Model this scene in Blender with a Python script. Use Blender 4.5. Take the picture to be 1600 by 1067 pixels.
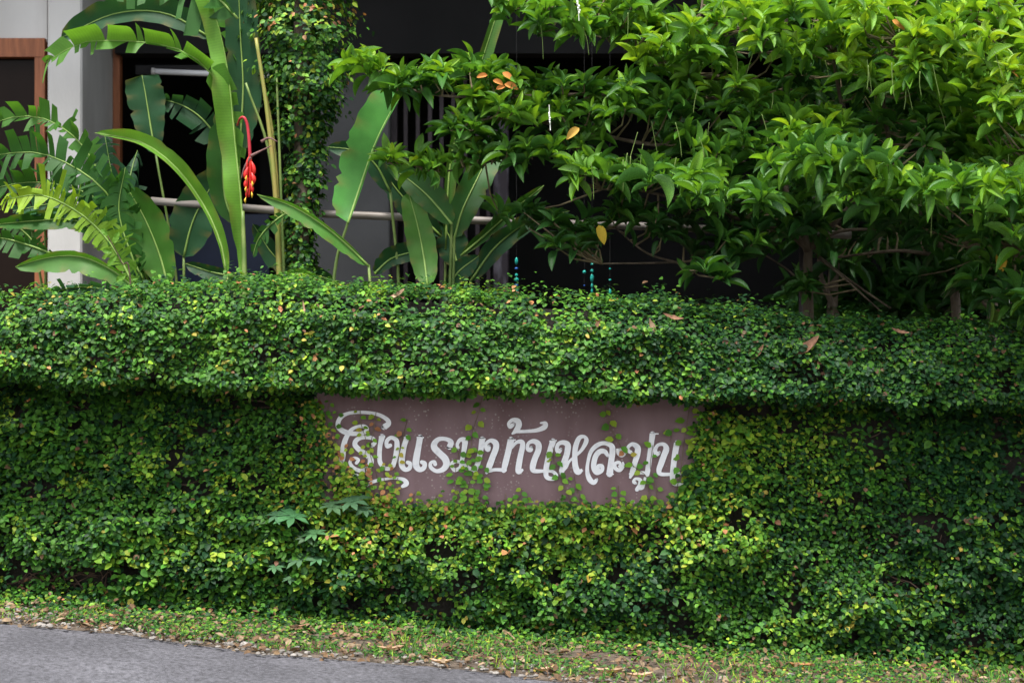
import bpy, math, random
import numpy as np
from mathutils import Vector, Matrix

random.seed(7)
RNG = np.random.default_rng(11)
for o in list(bpy.data.objects):
    bpy.data.objects.remove(o)
SC = bpy.context.scene
COL = SC.collection

# ------------------------------------------------------------------ camera, sky, sun, exposure
CAM_D, CAM_Z, F_PX = 9.0, 1.43, 2880.0          # metres to the wall, eye height, focal length in photo pixels
cam_data = bpy.data.cameras.new('camera')
cam_data.sensor_width = 36.0
cam_data.lens = F_PX / 1600 * 36.0
cam_data.clip_end = 2000
cam_data.dof.use_dof = True
cam_data.dof.focus_distance = 8.9
cam_data.dof.aperture_fstop = 2.4
cam = bpy.data.objects.new('camera', cam_data)
cam.location = (0, -CAM_D, CAM_Z)
cam.rotation_euler = (math.radians(90), 0, 0)
COL.objects.link(cam)
SC.camera = cam

SUN_TO = Vector((-0.12, -0.38, 1.0)).normalized()
world = bpy.data.worlds.new('World')
SC.world = world
world.use_nodes = True
wn = world.node_tree.nodes
wl = world.node_tree.links
wn.clear()
sky = wn.new('ShaderNodeTexSky')
sky.sky_type = 'NISHITA'
sky.sun_disc = False
sky.sun_elevation = math.asin(SUN_TO.z)
sky.sun_rotation = math.atan2(SUN_TO.x, SUN_TO.y)
sky.dust_density = 3.0
hs = wn.new('ShaderNodeHueSaturation')
hs.inputs['Saturation'].default_value = 0.35     # thin overcast: the blue of the clear sky is veiled
bg = wn.new('ShaderNodeBackground')
bg.inputs['Strength'].default_value = 0.10
wo = wn.new('ShaderNodeOutputWorld')
wl.new(sky.outputs[0], hs.inputs['Color'])
wl.new(hs.outputs[0], bg.inputs['Color'])
wl.new(bg.outputs[0], wo.inputs[0])

sun_data = bpy.data.lights.new('sun', 'SUN')
sun_data.energy = 1.5
sun_data.angle = math.radians(14)
sun_data.color = (1.0, 0.96, 0.9)
sun = bpy.data.objects.new('sun', sun_data)
sun.rotation_euler = (-SUN_TO).to_track_quat('-Z', 'Y').to_euler()
sun.location = (-2, -5, 10)
COL.objects.link(sun)

SC.view_settings.view_transform = 'Standard'
SC.view_settings.look = 'None'
SC.view_settings.exposure = 1.9
SC.view_settings.gamma = 1.0
SC.view_settings.use_curve_mapping = False
SC.cycles.use_denoising = True
SC.cycles.max_bounces = 8
SC.cycles.diffuse_bounces = 3
SC.cycles.glossy_bounces = 2
SC.cycles.transmission_bounces = 4
SC.cycles.transparent_max_bounces = 4

# ------------------------------------------------------------------ helpers
def W(px, py, Y=0.0):
    """photo pixel + real depth behind the wall face -> world point"""
    d = CAM_D + Y
    return Vector(((px - 800) * d / F_PX, Y, CAM_Z - (py - 533.5) * d / F_PX))

def lin(r, g, b):
    f = lambda c: (c / 255 / 12.92) if c / 255 <= 0.04045 else ((c / 255 + 0.055) / 1.055) ** 2.4
    return (f(r), f(g), f(b))

def tag(o, label=None, cat=None, group=None, kind=None):
    if label: o['label'] = label
    if cat: o['category'] = cat
    if group: o['group'] = group
    if kind: o['kind'] = kind
    return o

def empty(name, loc=(0, 0, 0)):
    o = bpy.data.objects.new(name, None)
    o.empty_display_size = 0.1
    o.location = loc
    COL.objects.link(o)
    return o

def root_inv(parent):
    # meshes carry world coordinates: only a top-level root has an offset of its own
    return Matrix.Translation(-parent.location) if parent.parent is None else Matrix.Identity(4)

def link(name, me, mat=None, parent=None):
    o = bpy.data.objects.new(name, me)
    COL.objects.link(o)
    if mat is not None and not me.materials:
        me.materials.append(mat)
    if parent is not None:
        o.parent = parent
        o.matrix_parent_inverse = root_inv(parent)
    return o

def mesh(name, V, F, mat=None, parent=None, colors=None, smooth=False, uvs=None):
    me = bpy.data.meshes.new(name)
    me.from_pydata([tuple(v) for v in V], [], [tuple(f) for f in F])
    if colors is not None:
        a = me.color_attributes.new('Col', 'FLOAT_COLOR', 'POINT')
        c = np.ones((len(V), 4), np.float32)
        c[:, :3] = np.asarray(colors, np.float32)
        a.data.foreach_set('color', c.ravel())
    if uvs is not None:
        ul = me.uv_layers.new(name='UVMap')
        vi = np.empty(len(me.loops), np.int32)
        me.loops.foreach_get('vertex_index', vi)
        ul.data.foreach_set('uv', np.asarray(uvs, np.float32)[vi].ravel())
    if smooth:
        me.polygons.foreach_set('use_smooth', np.ones(len(me.polygons), bool))
    me.update()
    return link(name, me, mat, parent)

class MB:
    """collects shapes for one mesh"""
    def __init__(s): s.V = []; s.F = []
    def add(s, V, F):
        n = len(s.V); s.V += [tuple(v) for v in V]; s.F += [tuple(i + n for i in f) for f in F]
    def box(s, x0, x1, y0, y1, z0, z1, b=0.0):
        if b <= 0:
            V = [(x, y, z) for z in (z0, z1) for y in (y0, y1) for x in (x0, x1)]
            s.add(V, [(0, 2, 3, 1), (4, 5, 7, 6), (0, 1, 5, 4), (2, 6, 7, 3), (0, 4, 6, 2), (1, 3, 7, 5)])
        else:                                        # vertical edges chamfered
            P = [(x0 + b, y0), (x1 - b, y0), (x1, y0 + b), (x1, y1 - b), (x1 - b, y1), (x0 + b, y1), (x0, y1 - b), (x0, y0 + b)]
            V = [(x, y, z0) for x, y in P] + [(x, y, z1) for x, y in P]
            s.add(V, [tuple(range(7, -1, -1)), tuple(range(8, 16))] + [(i, (i + 1) % 8, (i + 1) % 8 + 8, i + 8) for i in range(8)])
        return s
    def tube(s, pts, rad, n=7, cap=True):
        pts = [Vector(p) for p in pts]
        if not hasattr(rad, '__len__'): rad = [rad] * len(pts)
        V = []; F = []
        ref = None
        for i, p in enumerate(pts):
            t = (pts[min(i + 1, len(pts) - 1)] - pts[max(i - 1, 0)])
            if t.length < 1e-9: t = Vector((0, 0, 1))
            t.normalize()
            if ref is None:
                ref = Vector((0, 1, 0)) if abs(t.y) < .9 else Vector((1, 0, 0))
            a = t.cross(ref)
            if a.length < 1e-4: a = t.cross(Vector((1, .3, .2)))
            a.normalize(); b = t.cross(a).normalized()
            ref = b.cross(t) * -1 if False else ref
            for k in range(n):
                an = 2 * math.pi * k / n
                V.append(p + (a * math.cos(an) + b * math.sin(an)) * rad[i])
        for i in range(len(pts) - 1):
            for k in range(n):
                F.append((i * n + k, i * n + (k + 1) % n, (i + 1) * n + (k + 1) % n, (i + 1) * n + k))
        if cap:
            F.append(tuple(range(n - 1, -1, -1)))
            F.append(tuple((len(pts) - 1) * n + k for k in range(n)))
        s.add(V, F)
        return s
    def build(s, name, mat, parent=None, smooth=False):
        return mesh(name, s.V, s.F, mat, parent, smooth=smooth)

def spline(pts, n=8):
    """Catmull-Rom through tuples of any width"""
    P = [np.array(p, float) for p in pts]
    P = [2 * P[0] - P[1]] + P + [2 * P[-1] - P[-2]]
    out = []
    for i in range(1, len(P) - 2):
        for k in range(n):
            t = k / n
            out.append(0.5 * (2 * P[i] + (P[i + 1] - P[i - 1]) * t + (2 * P[i - 1] - 5 * P[i] + 4 * P[i + 1] - P[i + 2]) * t * t
                              + (-P[i - 1] + 3 * P[i] - 3 * P[i + 1] + P[i + 2]) * t ** 3))
    out.append(P[-2])
    return out

_tab = RNG.random((256, 256))
def vnoise(x, y, f=1.0, seed=0):
    x = np.asarray(x, float) * f + 37.3 + seed * 17.7; y = np.asarray(y, float) * f + 91.1 + seed * 5.3
    xi = np.floor(x).astype(int); yi = np.floor(y).astype(int)
    fx = x - xi; fy = y - yi
    fx = fx * fx * (3 - 2 * fx); fy = fy * fy * (3 - 2 * fy)
    g = lambda a, b: _tab[a % 256, b % 256]
    return (g(xi, yi) * (1 - fx) + g(xi + 1, yi) * fx) * (1 - fy) + (g(xi, yi + 1) * (1 - fx) + g(xi + 1, yi + 1) * fx) * fy

# ------------------------------------------------------------------ materials
def new_mat(name):
    m = bpy.data.materials.new(name); m.use_nodes = True
    nt = m.node_tree
    return m, nt, nt.nodes['Principled BSDF'], nt.nodes['Material Output']

def noise_mat(name, c1, c2, scale=5, rough=0.7, detail=6, bump=0.0, bscale=None, spec=0.4, lo=0.35, hi=0.65, stretch=None, bdist=0.01):
    m, nt, bs, out = new_mat(name)
    tc = nt.nodes.new('ShaderNodeTexCoord')
    mp = nt.nodes.new('ShaderNodeMapping')
    if stretch: mp.inputs['Scale'].default_value = stretch
    nt.links.new(tc.outputs['Object'], mp.inputs['Vector'])
    nz = nt.nodes.new('ShaderNodeTexNoise'); nz.inputs['Scale'].default_value = scale; nz.inputs['Detail'].default_value = detail
    nt.links.new(mp.outputs[0], nz.inputs['Vector'])
    rp = nt.nodes.new('ShaderNodeValToRGB')
    rp.color_ramp.elements[0].position = lo; rp.color_ramp.elements[0].color = (*c1, 1)
    rp.color_ramp.elements[1].position = hi; rp.color_ramp.elements[1].color = (*c2, 1)
    nt.links.new(nz.outputs['Fac'], rp.inputs['Fac'])
    nt.links.new(rp.outputs[0], bs.inputs['Base Color'])
    bs.inputs['Roughness'].default_value = rough
    bs.inputs['Specular IOR Level'].default_value = spec
    if bump:
        n2 = nt.nodes.new('ShaderNodeTexNoise'); n2.inputs['Scale'].default_value = bscale or scale * 4; n2.inputs['Detail'].default_value = 8
        nt.links.new(mp.outputs[0], n2.inputs['Vector'])
        bp = nt.nodes.new('ShaderNodeBump'); bp.inputs['Strength'].default_value = bump; bp.inputs['Distance'].default_value = bdist
        nt.links.new(n2.outputs['Fac'], bp.inputs['Height']); nt.links.new(bp.outputs[0], bs.inputs['Normal'])
    return m

def leaf_mat(name, rough=0.42, trans=0.25, spec=0.45, veins=0.0, vfreq=40, mott=0.25, nscale=30):
    """leaf: colour from the leaf's own Col attribute, light passing through the blade"""
    m, nt, bs, out = new_mat(name)
    at = nt.nodes.new('ShaderNodeAttribute'); at.attribute_name = 'Col'
    tc = nt.nodes.new('ShaderNodeTexCoord')
    nz = nt.nodes.new('ShaderNodeTexNoise'); nz.inputs['Scale'].default_value = nscale; nz.inputs['Detail'].default_value = 3
    nt.links.new(tc.outputs['Object'], nz.inputs['Vector'])
    mr = nt.nodes.new('ShaderNodeMapRange')
    mr.inputs['From Min'].default_value = 0.3; mr.inputs['From Max'].default_value = 0.7
    mr.inputs['To Min'].default_value = 1 - mott; mr.inputs['To Max'].default_value = 1 + mott
    nt.links.new(nz.outputs['Fac'], mr.inputs['Value'])
    mx = nt.nodes.new('ShaderNodeVectorMath'); mx.operation = 'SCALE'
    nt.links.new(at.outputs['Color'], mx.inputs[0]); nt.links.new(mr.outputs[0], mx.inputs['Scale'])
    col = mx.outputs[0]
    bs.inputs['Roughness'].default_value = rough
    bs.inputs['Specular IOR Level'].default_value = spec
    if veins:
        uv = nt.nodes.new('ShaderNodeUVMap'); uv.uv_map = 'UVMap'
        wv = nt.nodes.new('ShaderNodeTexWave'); wv.inputs['Scale'].default_value = vfreq / 6.28 * 2
        wv.inputs['Distortion'].default_value = 5.0; wv.inputs['Detail Scale'].default_value = 3.0; wv.bands_direction = 'X'
        nt.links.new(uv.outputs[0], wv.inputs['Vector'])
        bp = nt.nodes.new('ShaderNodeBump'); bp.inputs['Strength'].default_value = veins; bp.inputs['Distance'].default_value = 0.004
        nt.links.new(wv.outputs['Fac'], bp.inputs['Height']); nt.links.new(bp.outputs[0], bs.inputs['Normal'])
    if veins:
        vr = nt.nodes.new('ShaderNodeMapRange'); vr.inputs['To Min'].default_value = 0.91; vr.inputs['To Max'].default_value = 1.05
        nt.links.new(wv.outputs['Fac'], vr.inputs['Value'])
        vx = nt.nodes.new('ShaderNodeVectorMath'); vx.operation = 'SCALE'
        nt.links.new(col, vx.inputs[0]); nt.links.new(vr.outputs[0], vx.inputs['Scale']); col = vx.outputs[0]
    nt.links.new(col, bs.inputs['Base Color'])
    tr = nt.nodes.new('ShaderNodeBsdfTranslucent')
    tm = nt.nodes.new('ShaderNodeVectorMath'); tm.operation = 'MULTIPLY'
    tm.inputs[1].default_value = (1.5, 1.35, 0.5)
    nt.links.new(col, tm.inputs[0]); nt.links.new(tm.outputs[0], tr.inputs['Color'])
    ms = nt.nodes.new('ShaderNodeMixShader'); ms.inputs[0].default_value = trans
    nt.links.new(bs.outputs[0], ms.inputs[1]); nt.links.new(tr.outputs[0], ms.inputs[2])
    nt.links.new(ms.outputs[0], out.inputs['Surface'])
    return m

M = {}
M['fig'] = leaf_mat('fig_leaf', 0.5, 0.25, 0.22, nscale=60)
M['shrub'] = leaf_mat('shrub_leaf', 0.42, 0.38, 0.3, veins=0.2, vfreq=16, nscale=22, mott=.3)
M['heli'] = leaf_mat('heliconia_leaf', 0.48, 0.4, 0.25, veins=0.07, vfreq=110, nscale=8, mott=0.18)
M['ground_leaf'] = leaf_mat('ground_leaf', 0.55, 0.2, 0.3, nscale=50)
M['dead'] = leaf_mat('dead_leaf', 0.75, 0.1, 0.2, nscale=40, mott=0.4)
M['weed'] = leaf_mat('weed_leaf', 0.6, 0.2, 0.2, nscale=20)
M['midrib'] = noise_mat('midrib', (0.16, 0.27, 0.05), (0.24, 0.36, 0.09), 8, 0.5)
M['petiole'] = noise_mat('petiole', (0.10, 0.17, 0.035), (0.20, 0.27, 0.07), 9, 0.5)
M['cane'] = noise_mat('yellow_cane', (0.30, 0.22, 0.06), (0.22, 0.25, 0.05), 7, 0.5)
M['bark'] = noise_mat('bark', (0.07, 0.05, 0.035), (0.18, 0.14, 0.10), 14, 0.85, bump=0.6, stretch=(1, 1, 0.3))
M['twig'] = noise_mat('twig', (0.12, 0.09, 0.05), (0.24, 0.19, 0.11), 20, 0.8)
M['vinestem'] = noise_mat('vine_stem', (0.05, 0.03, 0.022), (0.12, 0.075, 0.05), 20, 0.9)
M['wallcore'] = noise_mat('old_wall', (0.009, 0.008, 0.006), (0.03, 0.025, 0.019), 6, 0.95, bump=0.5, bdist=0.03)
M['soil'] = noise_mat('soil', (0.05, 0.037, 0.026), (0.13, 0.10, 0.075), 7, 0.95, bump=0.8, bscale=40, bdist=0.02)
M['white_wall'] = noise_mat('white_render', (0.38, 0.37, 0.35), (0.56, 0.55, 0.53), 1.6, 0.8, bump=0.15, bscale=60, stretch=(1, 1, 0.5))
M['grey_wall'] = noise_mat('grey_render', (0.075, 0.075, 0.077), (0.11, 0.11, 0.112), 2.0, 0.85, bump=0.15, bscale=60)
M['dark_wall'] = noise_mat('dark_interior', (0.004, 0.004, 0.0045), (0.009, 0.0085, 0.009), 2.0, 0.9)  # near-black: the deep shade of the rooms is put into the wall colour
M['brown_wood'] = noise_mat('brown_wood', (0.20, 0.065, 0.024), (0.32, 0.11, 0.042), 6, 0.55, stretch=(6, 6, 0.6), bump=0.2)
M['purple_bar'] = noise_mat('purple_bar', (0.032, 0.022, 0.026), (0.055, 0.040, 0.046), 9, 0.6, stretch=(4, 4, 0.6))
M['post_paint'] = noise_mat('peeling_post', (0.035, 0.026, 0.034), (0.16, 0.15, 0.18), 9, 0.65, lo=0.52, hi=0.72, stretch=(2, 2, 0.5))
M['pipe'] = noise_mat('grey_pipe', (0.15, 0.125, 0.105), (0.30, 0.27, 0.25), 3, 0.45, stretch=(1, 6, 6))
M['tube'] = noise_mat('white_tube', (0.55, 0.55, 0.56), (0.68, 0.68, 0.68), 4, 0.3)
M['navy'] = noise_mat('navy_panel', (0.008, 0.016, 0.05), (0.012, 0.025, 0.075), 3, 0.4)
M['red'] = noise_mat('red_bract', (0.50, 0.012, 0.012), (0.62, 0.03, 0.015), 14, 0.4)
M['bract_tip'] = noise_mat('yellow_bract_tip', (0.62, 0.33, 0.02), (0.70, 0.45, 0.04), 14, 0.4)
M['stalk_red'] = noise_mat('red_stalk', (0.36, 0.015, 0.03), (0.46, 0.03, 0.04), 20, 0.4)
M['dry_bract'] = noise_mat('dry_bract', (0.10, 0.045, 0.045), (0.19, 0.10, 0.09), 18, 0.8)
M['white_flower'] = noise_mat('white_flower', (0.66, 0.70, 0.58), (0.8, 0.82, 0.74), 30, 0.6)
M['stone'] = noise_mat('pale_stone', (0.22, 0.20, 0.18), (0.46, 0.43, 0.39), 9, 0.9, bump=0.4, bdist=0.01)
M['grit'] = noise_mat('grit', (0.10, 0.09, 0.08), (0.27, 0.25, 0.225), 9, 0.9)
M['cord'] = noise_mat('dark_cord', (0.02, 0.02, 0.02), (0.04, 0.04, 0.04), 20, 0.8)
def glass_mat(name, c):
    m, nt, bs, out = new_mat(name)
    nz = nt.nodes.new('ShaderNodeTexNoise'); nz.inputs['Scale'].default_value = 6
    rp = nt.nodes.new('ShaderNodeValToRGB')
    rp.color_ramp.elements[0].color = (*[v * 0.7 for v in c], 1); rp.color_ramp.elements[1].color = (*c, 1)
    nt.links.new(nz.outputs['Fac'], rp.inputs['Fac']); nt.links.new(rp.outputs[0], bs.inputs['Base Color'])
    bs.inputs['Roughness'].default_value = 0.12
    bs.inputs['Specular IOR Level'].default_value = 0.5 if c[2] > .1 else 0.06
    return m
M['pane'] = glass_mat('dark_pane', (0.016, 0.010, 0.008))
M['bead_blue'] = glass_mat('blue_bead', (0.03, 0.14, 0.55))
M['bead_teal'] = glass_mat('teal_bead', (0.02, 0.42, 0.36))

def asphalt():
    m, nt, bs, out = new_mat('asphalt')
    tc = nt.nodes.new('ShaderNodeTexCoord')
    n1 = nt.nodes.new('ShaderNodeTexNoise'); n1.inputs['Scale'].default_value = 1.6; n1.inputs['Detail'].default_value = 8
    n2 = nt.nodes.new('ShaderNodeTexVoronoi'); n2.inputs['Scale'].default_value = 110
    n3 = nt.nodes.new('ShaderNodeTexNoise'); n3.inputs['Scale'].default_value = 48; n3.inputs['Detail'].default_value = 4
    for n in (n1, n2, n3): nt.links.new(tc.outputs['Object'], n.inputs['Vector'])
    r1 = nt.nodes.new('ShaderNodeValToRGB')
    r1.color_ramp.elements[0].position = 0.3; r1.color_ramp.elements[0].color = (0.055, 0.054, 0.062, 1)
    r1.color_ramp.elements[1].position = 0.7; r1.color_ramp.elements[1].color = (0.105, 0.103, 0.116, 1)
    nt.links.new(n1.outputs['Fac'], r1.inputs['Fac'])
    r3 = nt.nodes.new('ShaderNodeMapRange'); r3.inputs['From Min'].default_value = .3; r3.inputs['From Max'].default_value = .72
    r3.inputs['To Min'].default_value = 0.45; r3.inputs['To Max'].default_value = 1.6
    nt.links.new(n3.outputs['Fac'], r3.inputs['Value'])
    sc = nt.nodes.new('ShaderNodeVectorMath'); sc.operation = 'SCALE'
    nt.links.new(r1.outputs[0], sc.inputs[0]); nt.links.new(r3.outputs[0], sc.inputs['Scale'])
    nt.links.new(sc.outputs[0], bs.inputs['Base Color'])
    bs.inputs['Roughness'].default_value = 0.85
    bp = nt.nodes.new('ShaderNodeBump'); bp.inputs['Strength'].default_value = 0.7; bp.inputs['Distance'].default_value = 0.006
    nt.links.new(n2.outputs['Distance'], bp.inputs['Height']); nt.links.new(bp.outputs[0], bs.inputs['Normal'])
    return m
M['asphalt'] = asphalt()

def sign_paint():
    m, nt, bs, out = new_mat('maroon_sign_paint')
    tc = nt.nodes.new('ShaderNodeTexCoord')
    mp = nt.nodes.new('ShaderNodeMapping'); mp.inputs['Scale'].default_value = (2.2, 1, 0.5)
    nt.links.new(tc.outputs['Object'], mp.inputs['Vector'])
    n1 = nt.nodes.new('ShaderNodeTexNoise'); n1.inputs['Scale'].default_value = 2.5; n1.inputs['Detail'].default_value = 7
    nt.links.new(mp.outputs[0], n1.inputs['Vector'])
    r1 = nt.nodes.new('ShaderNodeValToRGB')
    r1.color_ramp.elements[0].position = 0.3; r1.color_ramp.elements[0].color = (0.132, 0.070, 0.070, 1)
    r1.color_ramp.elements[1].position = 0.72; r1.color_ramp.elements[1].color = (0.238, 0.152, 0.160, 1)
    nt.links.new(n1.outputs['Fac'], r1.inputs['Fac'])
    # pale flecks where leaves and rootlets pulled the paint away
    vo = nt.nodes.new('ShaderNodeTexVoronoi'); vo.inputs['Scale'].default_value = 52
    nt.links.new(tc.outputs['Object'], vo.inputs['Vector'])
    lt = nt.nodes.new('ShaderNodeMath'); lt.operation = 'LESS_THAN'; lt.inputs[1].default_value = 0.24
    nt.links.new(vo.outputs['Distance'], lt.inputs[0])
    n2 = nt.nodes.new('ShaderNodeTexNoise'); n2.inputs['Scale'].default_value = 4.5; n2.inputs['Detail'].default_value = 5
    nt.links.new(tc.outputs['Object'], n2.inputs['Vector'])
    gt = nt.nodes.new('ShaderNodeMapRange'); gt.inputs['From Min'].default_value = 0.48; gt.inputs['From Max'].default_value = 0.66
    nt.links.new(n2.outputs['Fac'], gt.inputs['Value'])
    mu = nt.nodes.new('ShaderNodeMath'); mu.operation = 'MULTIPLY'
    nt.links.new(lt.outputs[0], mu.inputs[0]); nt.links.new(gt.outputs[0], mu.inputs[1])
    mu2 = nt.nodes.new('ShaderNodeMath'); mu2.operation = 'MULTIPLY'; mu2.inputs[1].default_value = 0.8
    nt.links.new(mu.outputs[0], mu2.inputs[0])
    mx = nt.nodes.new('ShaderNodeMix'); mx.data_type = 'RGBA'
    mx.inputs[7].default_value = (0.42, 0.38, 0.34, 1)
    nt.links.new(mu2.outputs[0], mx.inputs[0]); nt.links.new(r1.outputs[0], mx.inputs[6])
    nt.links.new(mx.outputs[2], bs.inputs['Base Color'])
    bs.inputs['Roughness'].default_value = 0.6
    return m
M['sign'] = sign_paint()
M['letter'] = noise_mat('white_lettering', (0.74, 0.74, 0.76), (0.88, 0.88, 0.89), 26, 0.6, lo=0.28, hi=0.45)

# ------------------------------------------------------------------ ground, road
def gz(x):
    """the street falls gently to the right"""
    return -0.069 * 9 * np.tanh(np.asarray(x, float) / 9)

EDGE = [(-60, 8.0 - 9), (-8, -0.55), (-2.32, -0.66), (-1.7, -0.80), (-1.1, -0.99), (-0.4, -1.05), (0.28, -1.20), (1.2, -1.38), (2.4, -1.50), (8, -1.75), (60, -2)]
def edge_y(x):
    x = np.asarray(x, float)
    e = np.interp(x, [p[0] for p in EDGE], [p[1] for p in EDGE])
    return e + (vnoise(x, x * 0, 5.0, 3) - 0.5) * 0.07 + (vnoise(x, x * 0, 14.0, 4) - 0.5) * 0.04

xs = np.concatenate([np.linspace(-150, -9, 12), np.linspace(-8, 8, 81), np.linspace(9, 150, 12)])
ys = np.concatenate([np.linspace(-150, -12, 10), np.linspace(-11, 6, 35), np.linspace(8, 150, 10)])
V = [(x, y, float(gz(x))) for y in ys for x in xs]
nx = len(xs)
F = [(j * nx + i, j * nx + i + 1, (j + 1) * nx + i + 1, (j + 1) * nx + i) for j in range(len(ys) - 1) for i in range(nx - 1)]
tag(mesh('ground', V, F, M['soil'], smooth=True), kind='structure')

rx = np.concatenate([np.linspace(-60, -6, 10), np.linspace(-5, 5, 240), np.linspace(6, 60, 10)])
ey = edge_y(rx)
V = []; F = []
rows = 6
for i, x in enumerate(rx):
    z = float(gz(x))
    for k in range(rows):
        t = k / (rows - 1)
        y = ey[i] + (-7.5 - ey[i]) * t
        V.append((x, y, z + (0.012 if k else 0.002) ))
for i in range(len(rx) - 1):
    for k in range(rows - 1):
        a = i * rows + k
        F.append((a, a + 1, a + rows + 1, a + rows))
tag(mesh('road', V, F, M['asphalt'], smooth=True), kind='structure')

# ------------------------------------------------------------------ the house behind
hx = lambda px, Y: (px - 800) * (CAM_D + Y) / F_PX
hz = lambda py, Y: CAM_Z - (py - 533.5) * (CAM_D + Y) / F_PX
house = empty('house', (-1.0, 3.0, 0.0))
tag(house, 'shaded house behind the plants with white pillar, brown framed window and dark barred opening', 'house')
G0 = -0.35
Yw = 2.6
MB().box(hx(-420, Yw), hx(74, Yw) - 0.002, Yw, Yw + 0.2, hz(66, Yw), 4.6).build('wall', M['white_wall'], house)
o = MB().box(hx(-420, Yw), hx(-150, Yw), Yw, Yw + 0.2, G0, hz(66, Yw)).build('wall', M['white_wall'], house)
# brown window: head, sill and stiles, each a piece of the frame
wf = MB().box(hx(-150, Yw), hx(73.5, Yw) - 0.004, Yw - 0.05, Yw + 0.1, hz(91, Yw), hz(62, Yw)).build('window_frame', M['brown_wood'], house)
for a, b in ((57, 73.5), (-150, -130)):
    MB().box(hx(a, Yw), hx(b, Yw) - 0.004, Yw - 0.045, Yw + 0.1, G0, hz(91, Yw)).build('stile', M['brown_wood'], wf)
MB().box(hx(-130, Yw), hx(57, Yw), Yw + 0.03, Yw + 0.045, G0, hz(91, Yw)).build('pane', M['pane'], house)
# white pillar (a wall end), its right flank turned to the street
pX0, pX1 = hx(74, 2.5), hx(128, 2.5)
MB().box(pX0, pX1, 2.5, 3.4, G0, 4.6, 0.012).build('pillar', M['white_wall'], house)
MB().box(pX1 + 0.003, pX1 + 0.05, 3.38, 3.46, G0, 4.6).build('door_frame', M['brown_wood'], house)
# dark interior
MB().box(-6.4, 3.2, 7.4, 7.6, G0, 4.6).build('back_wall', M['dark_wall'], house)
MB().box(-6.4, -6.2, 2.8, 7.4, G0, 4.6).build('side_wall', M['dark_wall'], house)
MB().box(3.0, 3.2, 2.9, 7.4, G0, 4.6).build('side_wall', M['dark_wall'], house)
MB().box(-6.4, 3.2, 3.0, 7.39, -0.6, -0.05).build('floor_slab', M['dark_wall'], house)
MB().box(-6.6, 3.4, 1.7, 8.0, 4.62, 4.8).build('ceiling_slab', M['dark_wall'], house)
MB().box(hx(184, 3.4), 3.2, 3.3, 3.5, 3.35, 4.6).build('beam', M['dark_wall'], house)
# grey column and the bars beside it
MB().box(hx(488, 3.6), hx(609, 3.6), 3.6, 4.1, G0, 4.6, 0.01).build('column', M['grey_wall'], house)
for px in (634, 653, 672, 690, 708, 727, 746, 763):
    MB().box(hx(px - 3, 3.8), hx(px + 3, 3.8), 3.78, 3.83, G0, 4.6).build('bar', M['purple_bar'], house)
MB().box(hx(612, 3.8), hx(621, 3.8), 3.76, 3.85, G0, 4.6).build('bar', M['purple_bar'], house)
MB().box(hx(771, 3.7), hx(795, 3.7), 3.6, 3.75, G0, 4.6, 0.008).build('post', M['post_paint'], house)
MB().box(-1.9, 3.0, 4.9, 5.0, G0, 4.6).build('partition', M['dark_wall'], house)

nb = MB().box(hx(255, 4.4), hx(420, 4.4), 4.4, 4.44, -0.05, hz(335, 4.4)).build('reflection_board', M['navy'])  # added board, imitates a bluish reflection in the second window
tag(nb, 'dark navy blue board standing in for a bluish window reflection behind the leaves', 'board')

tl = empty('tube_lamp', W(330, 116, 3.2)); tag(tl, 'unlit white fluorescent tube lamp in the dark room above torn leaves', 'lamp')
a, b = W(237, 112, 3.2), W(420, 119, 3.2)
MB().tube([a, b], 0.019, 10).build('tube', M['tube'], tl, True)
for p, q in ((a, a + (b - a) * .03), (b - (b - a) * .03, b)):
    MB().tube([p, q], 0.024, 10).build('end_cap', M['white_wall'], tl, True)
mid = (a + b) / 2
MB().box(mid.x - .5, mid.x + .5, 3.225, 3.26, mid.z + 0.0, mid.z + 0.06).build('batten', M['dark_wall'], tl)
MB().tube([Vector((mid.x, 3.245, mid.z + .05)), Vector((mid.x, 3.245, 4.62))], 0.008, 6).build('hanger', M['cord'], tl)

# ------------------------------------------------------------------ boundary wall with its ledge
bw = empty('boundary_wall', (0, 0.1, 0)); tag(bw, 'low roadside wall with overhanging ledge, grown over by creeping fig', 'wall')
TOPX = np.array([-900, 0, 200, 400, 560, 700, 850, 1000, 1100, 1200, 1400, 1600, 2500]); TOPY = np.array([462, 462, 450, 440, 446, 455, 462, 470, 480, 492, 505, 515, 530])
BOTX = np.array([-900, 0, 400, 700, 1000, 1200, 1600, 2500]); BOTY = np.array([585, 596, 604, 608, 616, 622, 636, 655])
YL = -0.26
SL = (CAM_D + YL) / F_PX
def ledge_top(x): return CAM_Z - (np.interp(np.asarray(x) / SL + 800, TOPX, TOPY) - 533.5) * SL
def ledge_bot(x): return CAM_Z - (np.interp(np.asarray(x) / SL + 800, BOTX, BOTY) - 533.5) * SL
V = []; F = []
wx = np.linspace(-6, 6, 25)
for x in wx:
    g = float(gz(x)) - 0.2; b = float(ledge_bot(x)) + 0.02
    V += [(x, 0.0, g), (x, 0.0, b), (x, 0.25, b), (x, 0.25, g)]
for i in range(24):
    for k in range(4):
        F.append((i * 4 + k, (i + 1) * 4 + k, (i + 1) * 4 + (k + 1) % 4, i * 4 + (k + 1) % 4))
F += [(0, 1, 2, 3), (99, 98, 97, 96)]
mesh('wall_body', V, F, M['wallcore'], bw)
V = []; F = []
for x in wx:
    t = float(ledge_top(x)) - 0.06; b = float(ledge_bot(x)) + 0.025
    V += [(x, -0.19, b), (x, -0.19, t), (x, 0.42, t), (x, 0.42, b)]
for i in range(24):
    for k in range(4):
        F.append((i * 4 + k, (i + 1) * 4 + k, (i + 1) * 4 + (k + 1) % 4, i * 4 + (k + 1) % 4))
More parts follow.
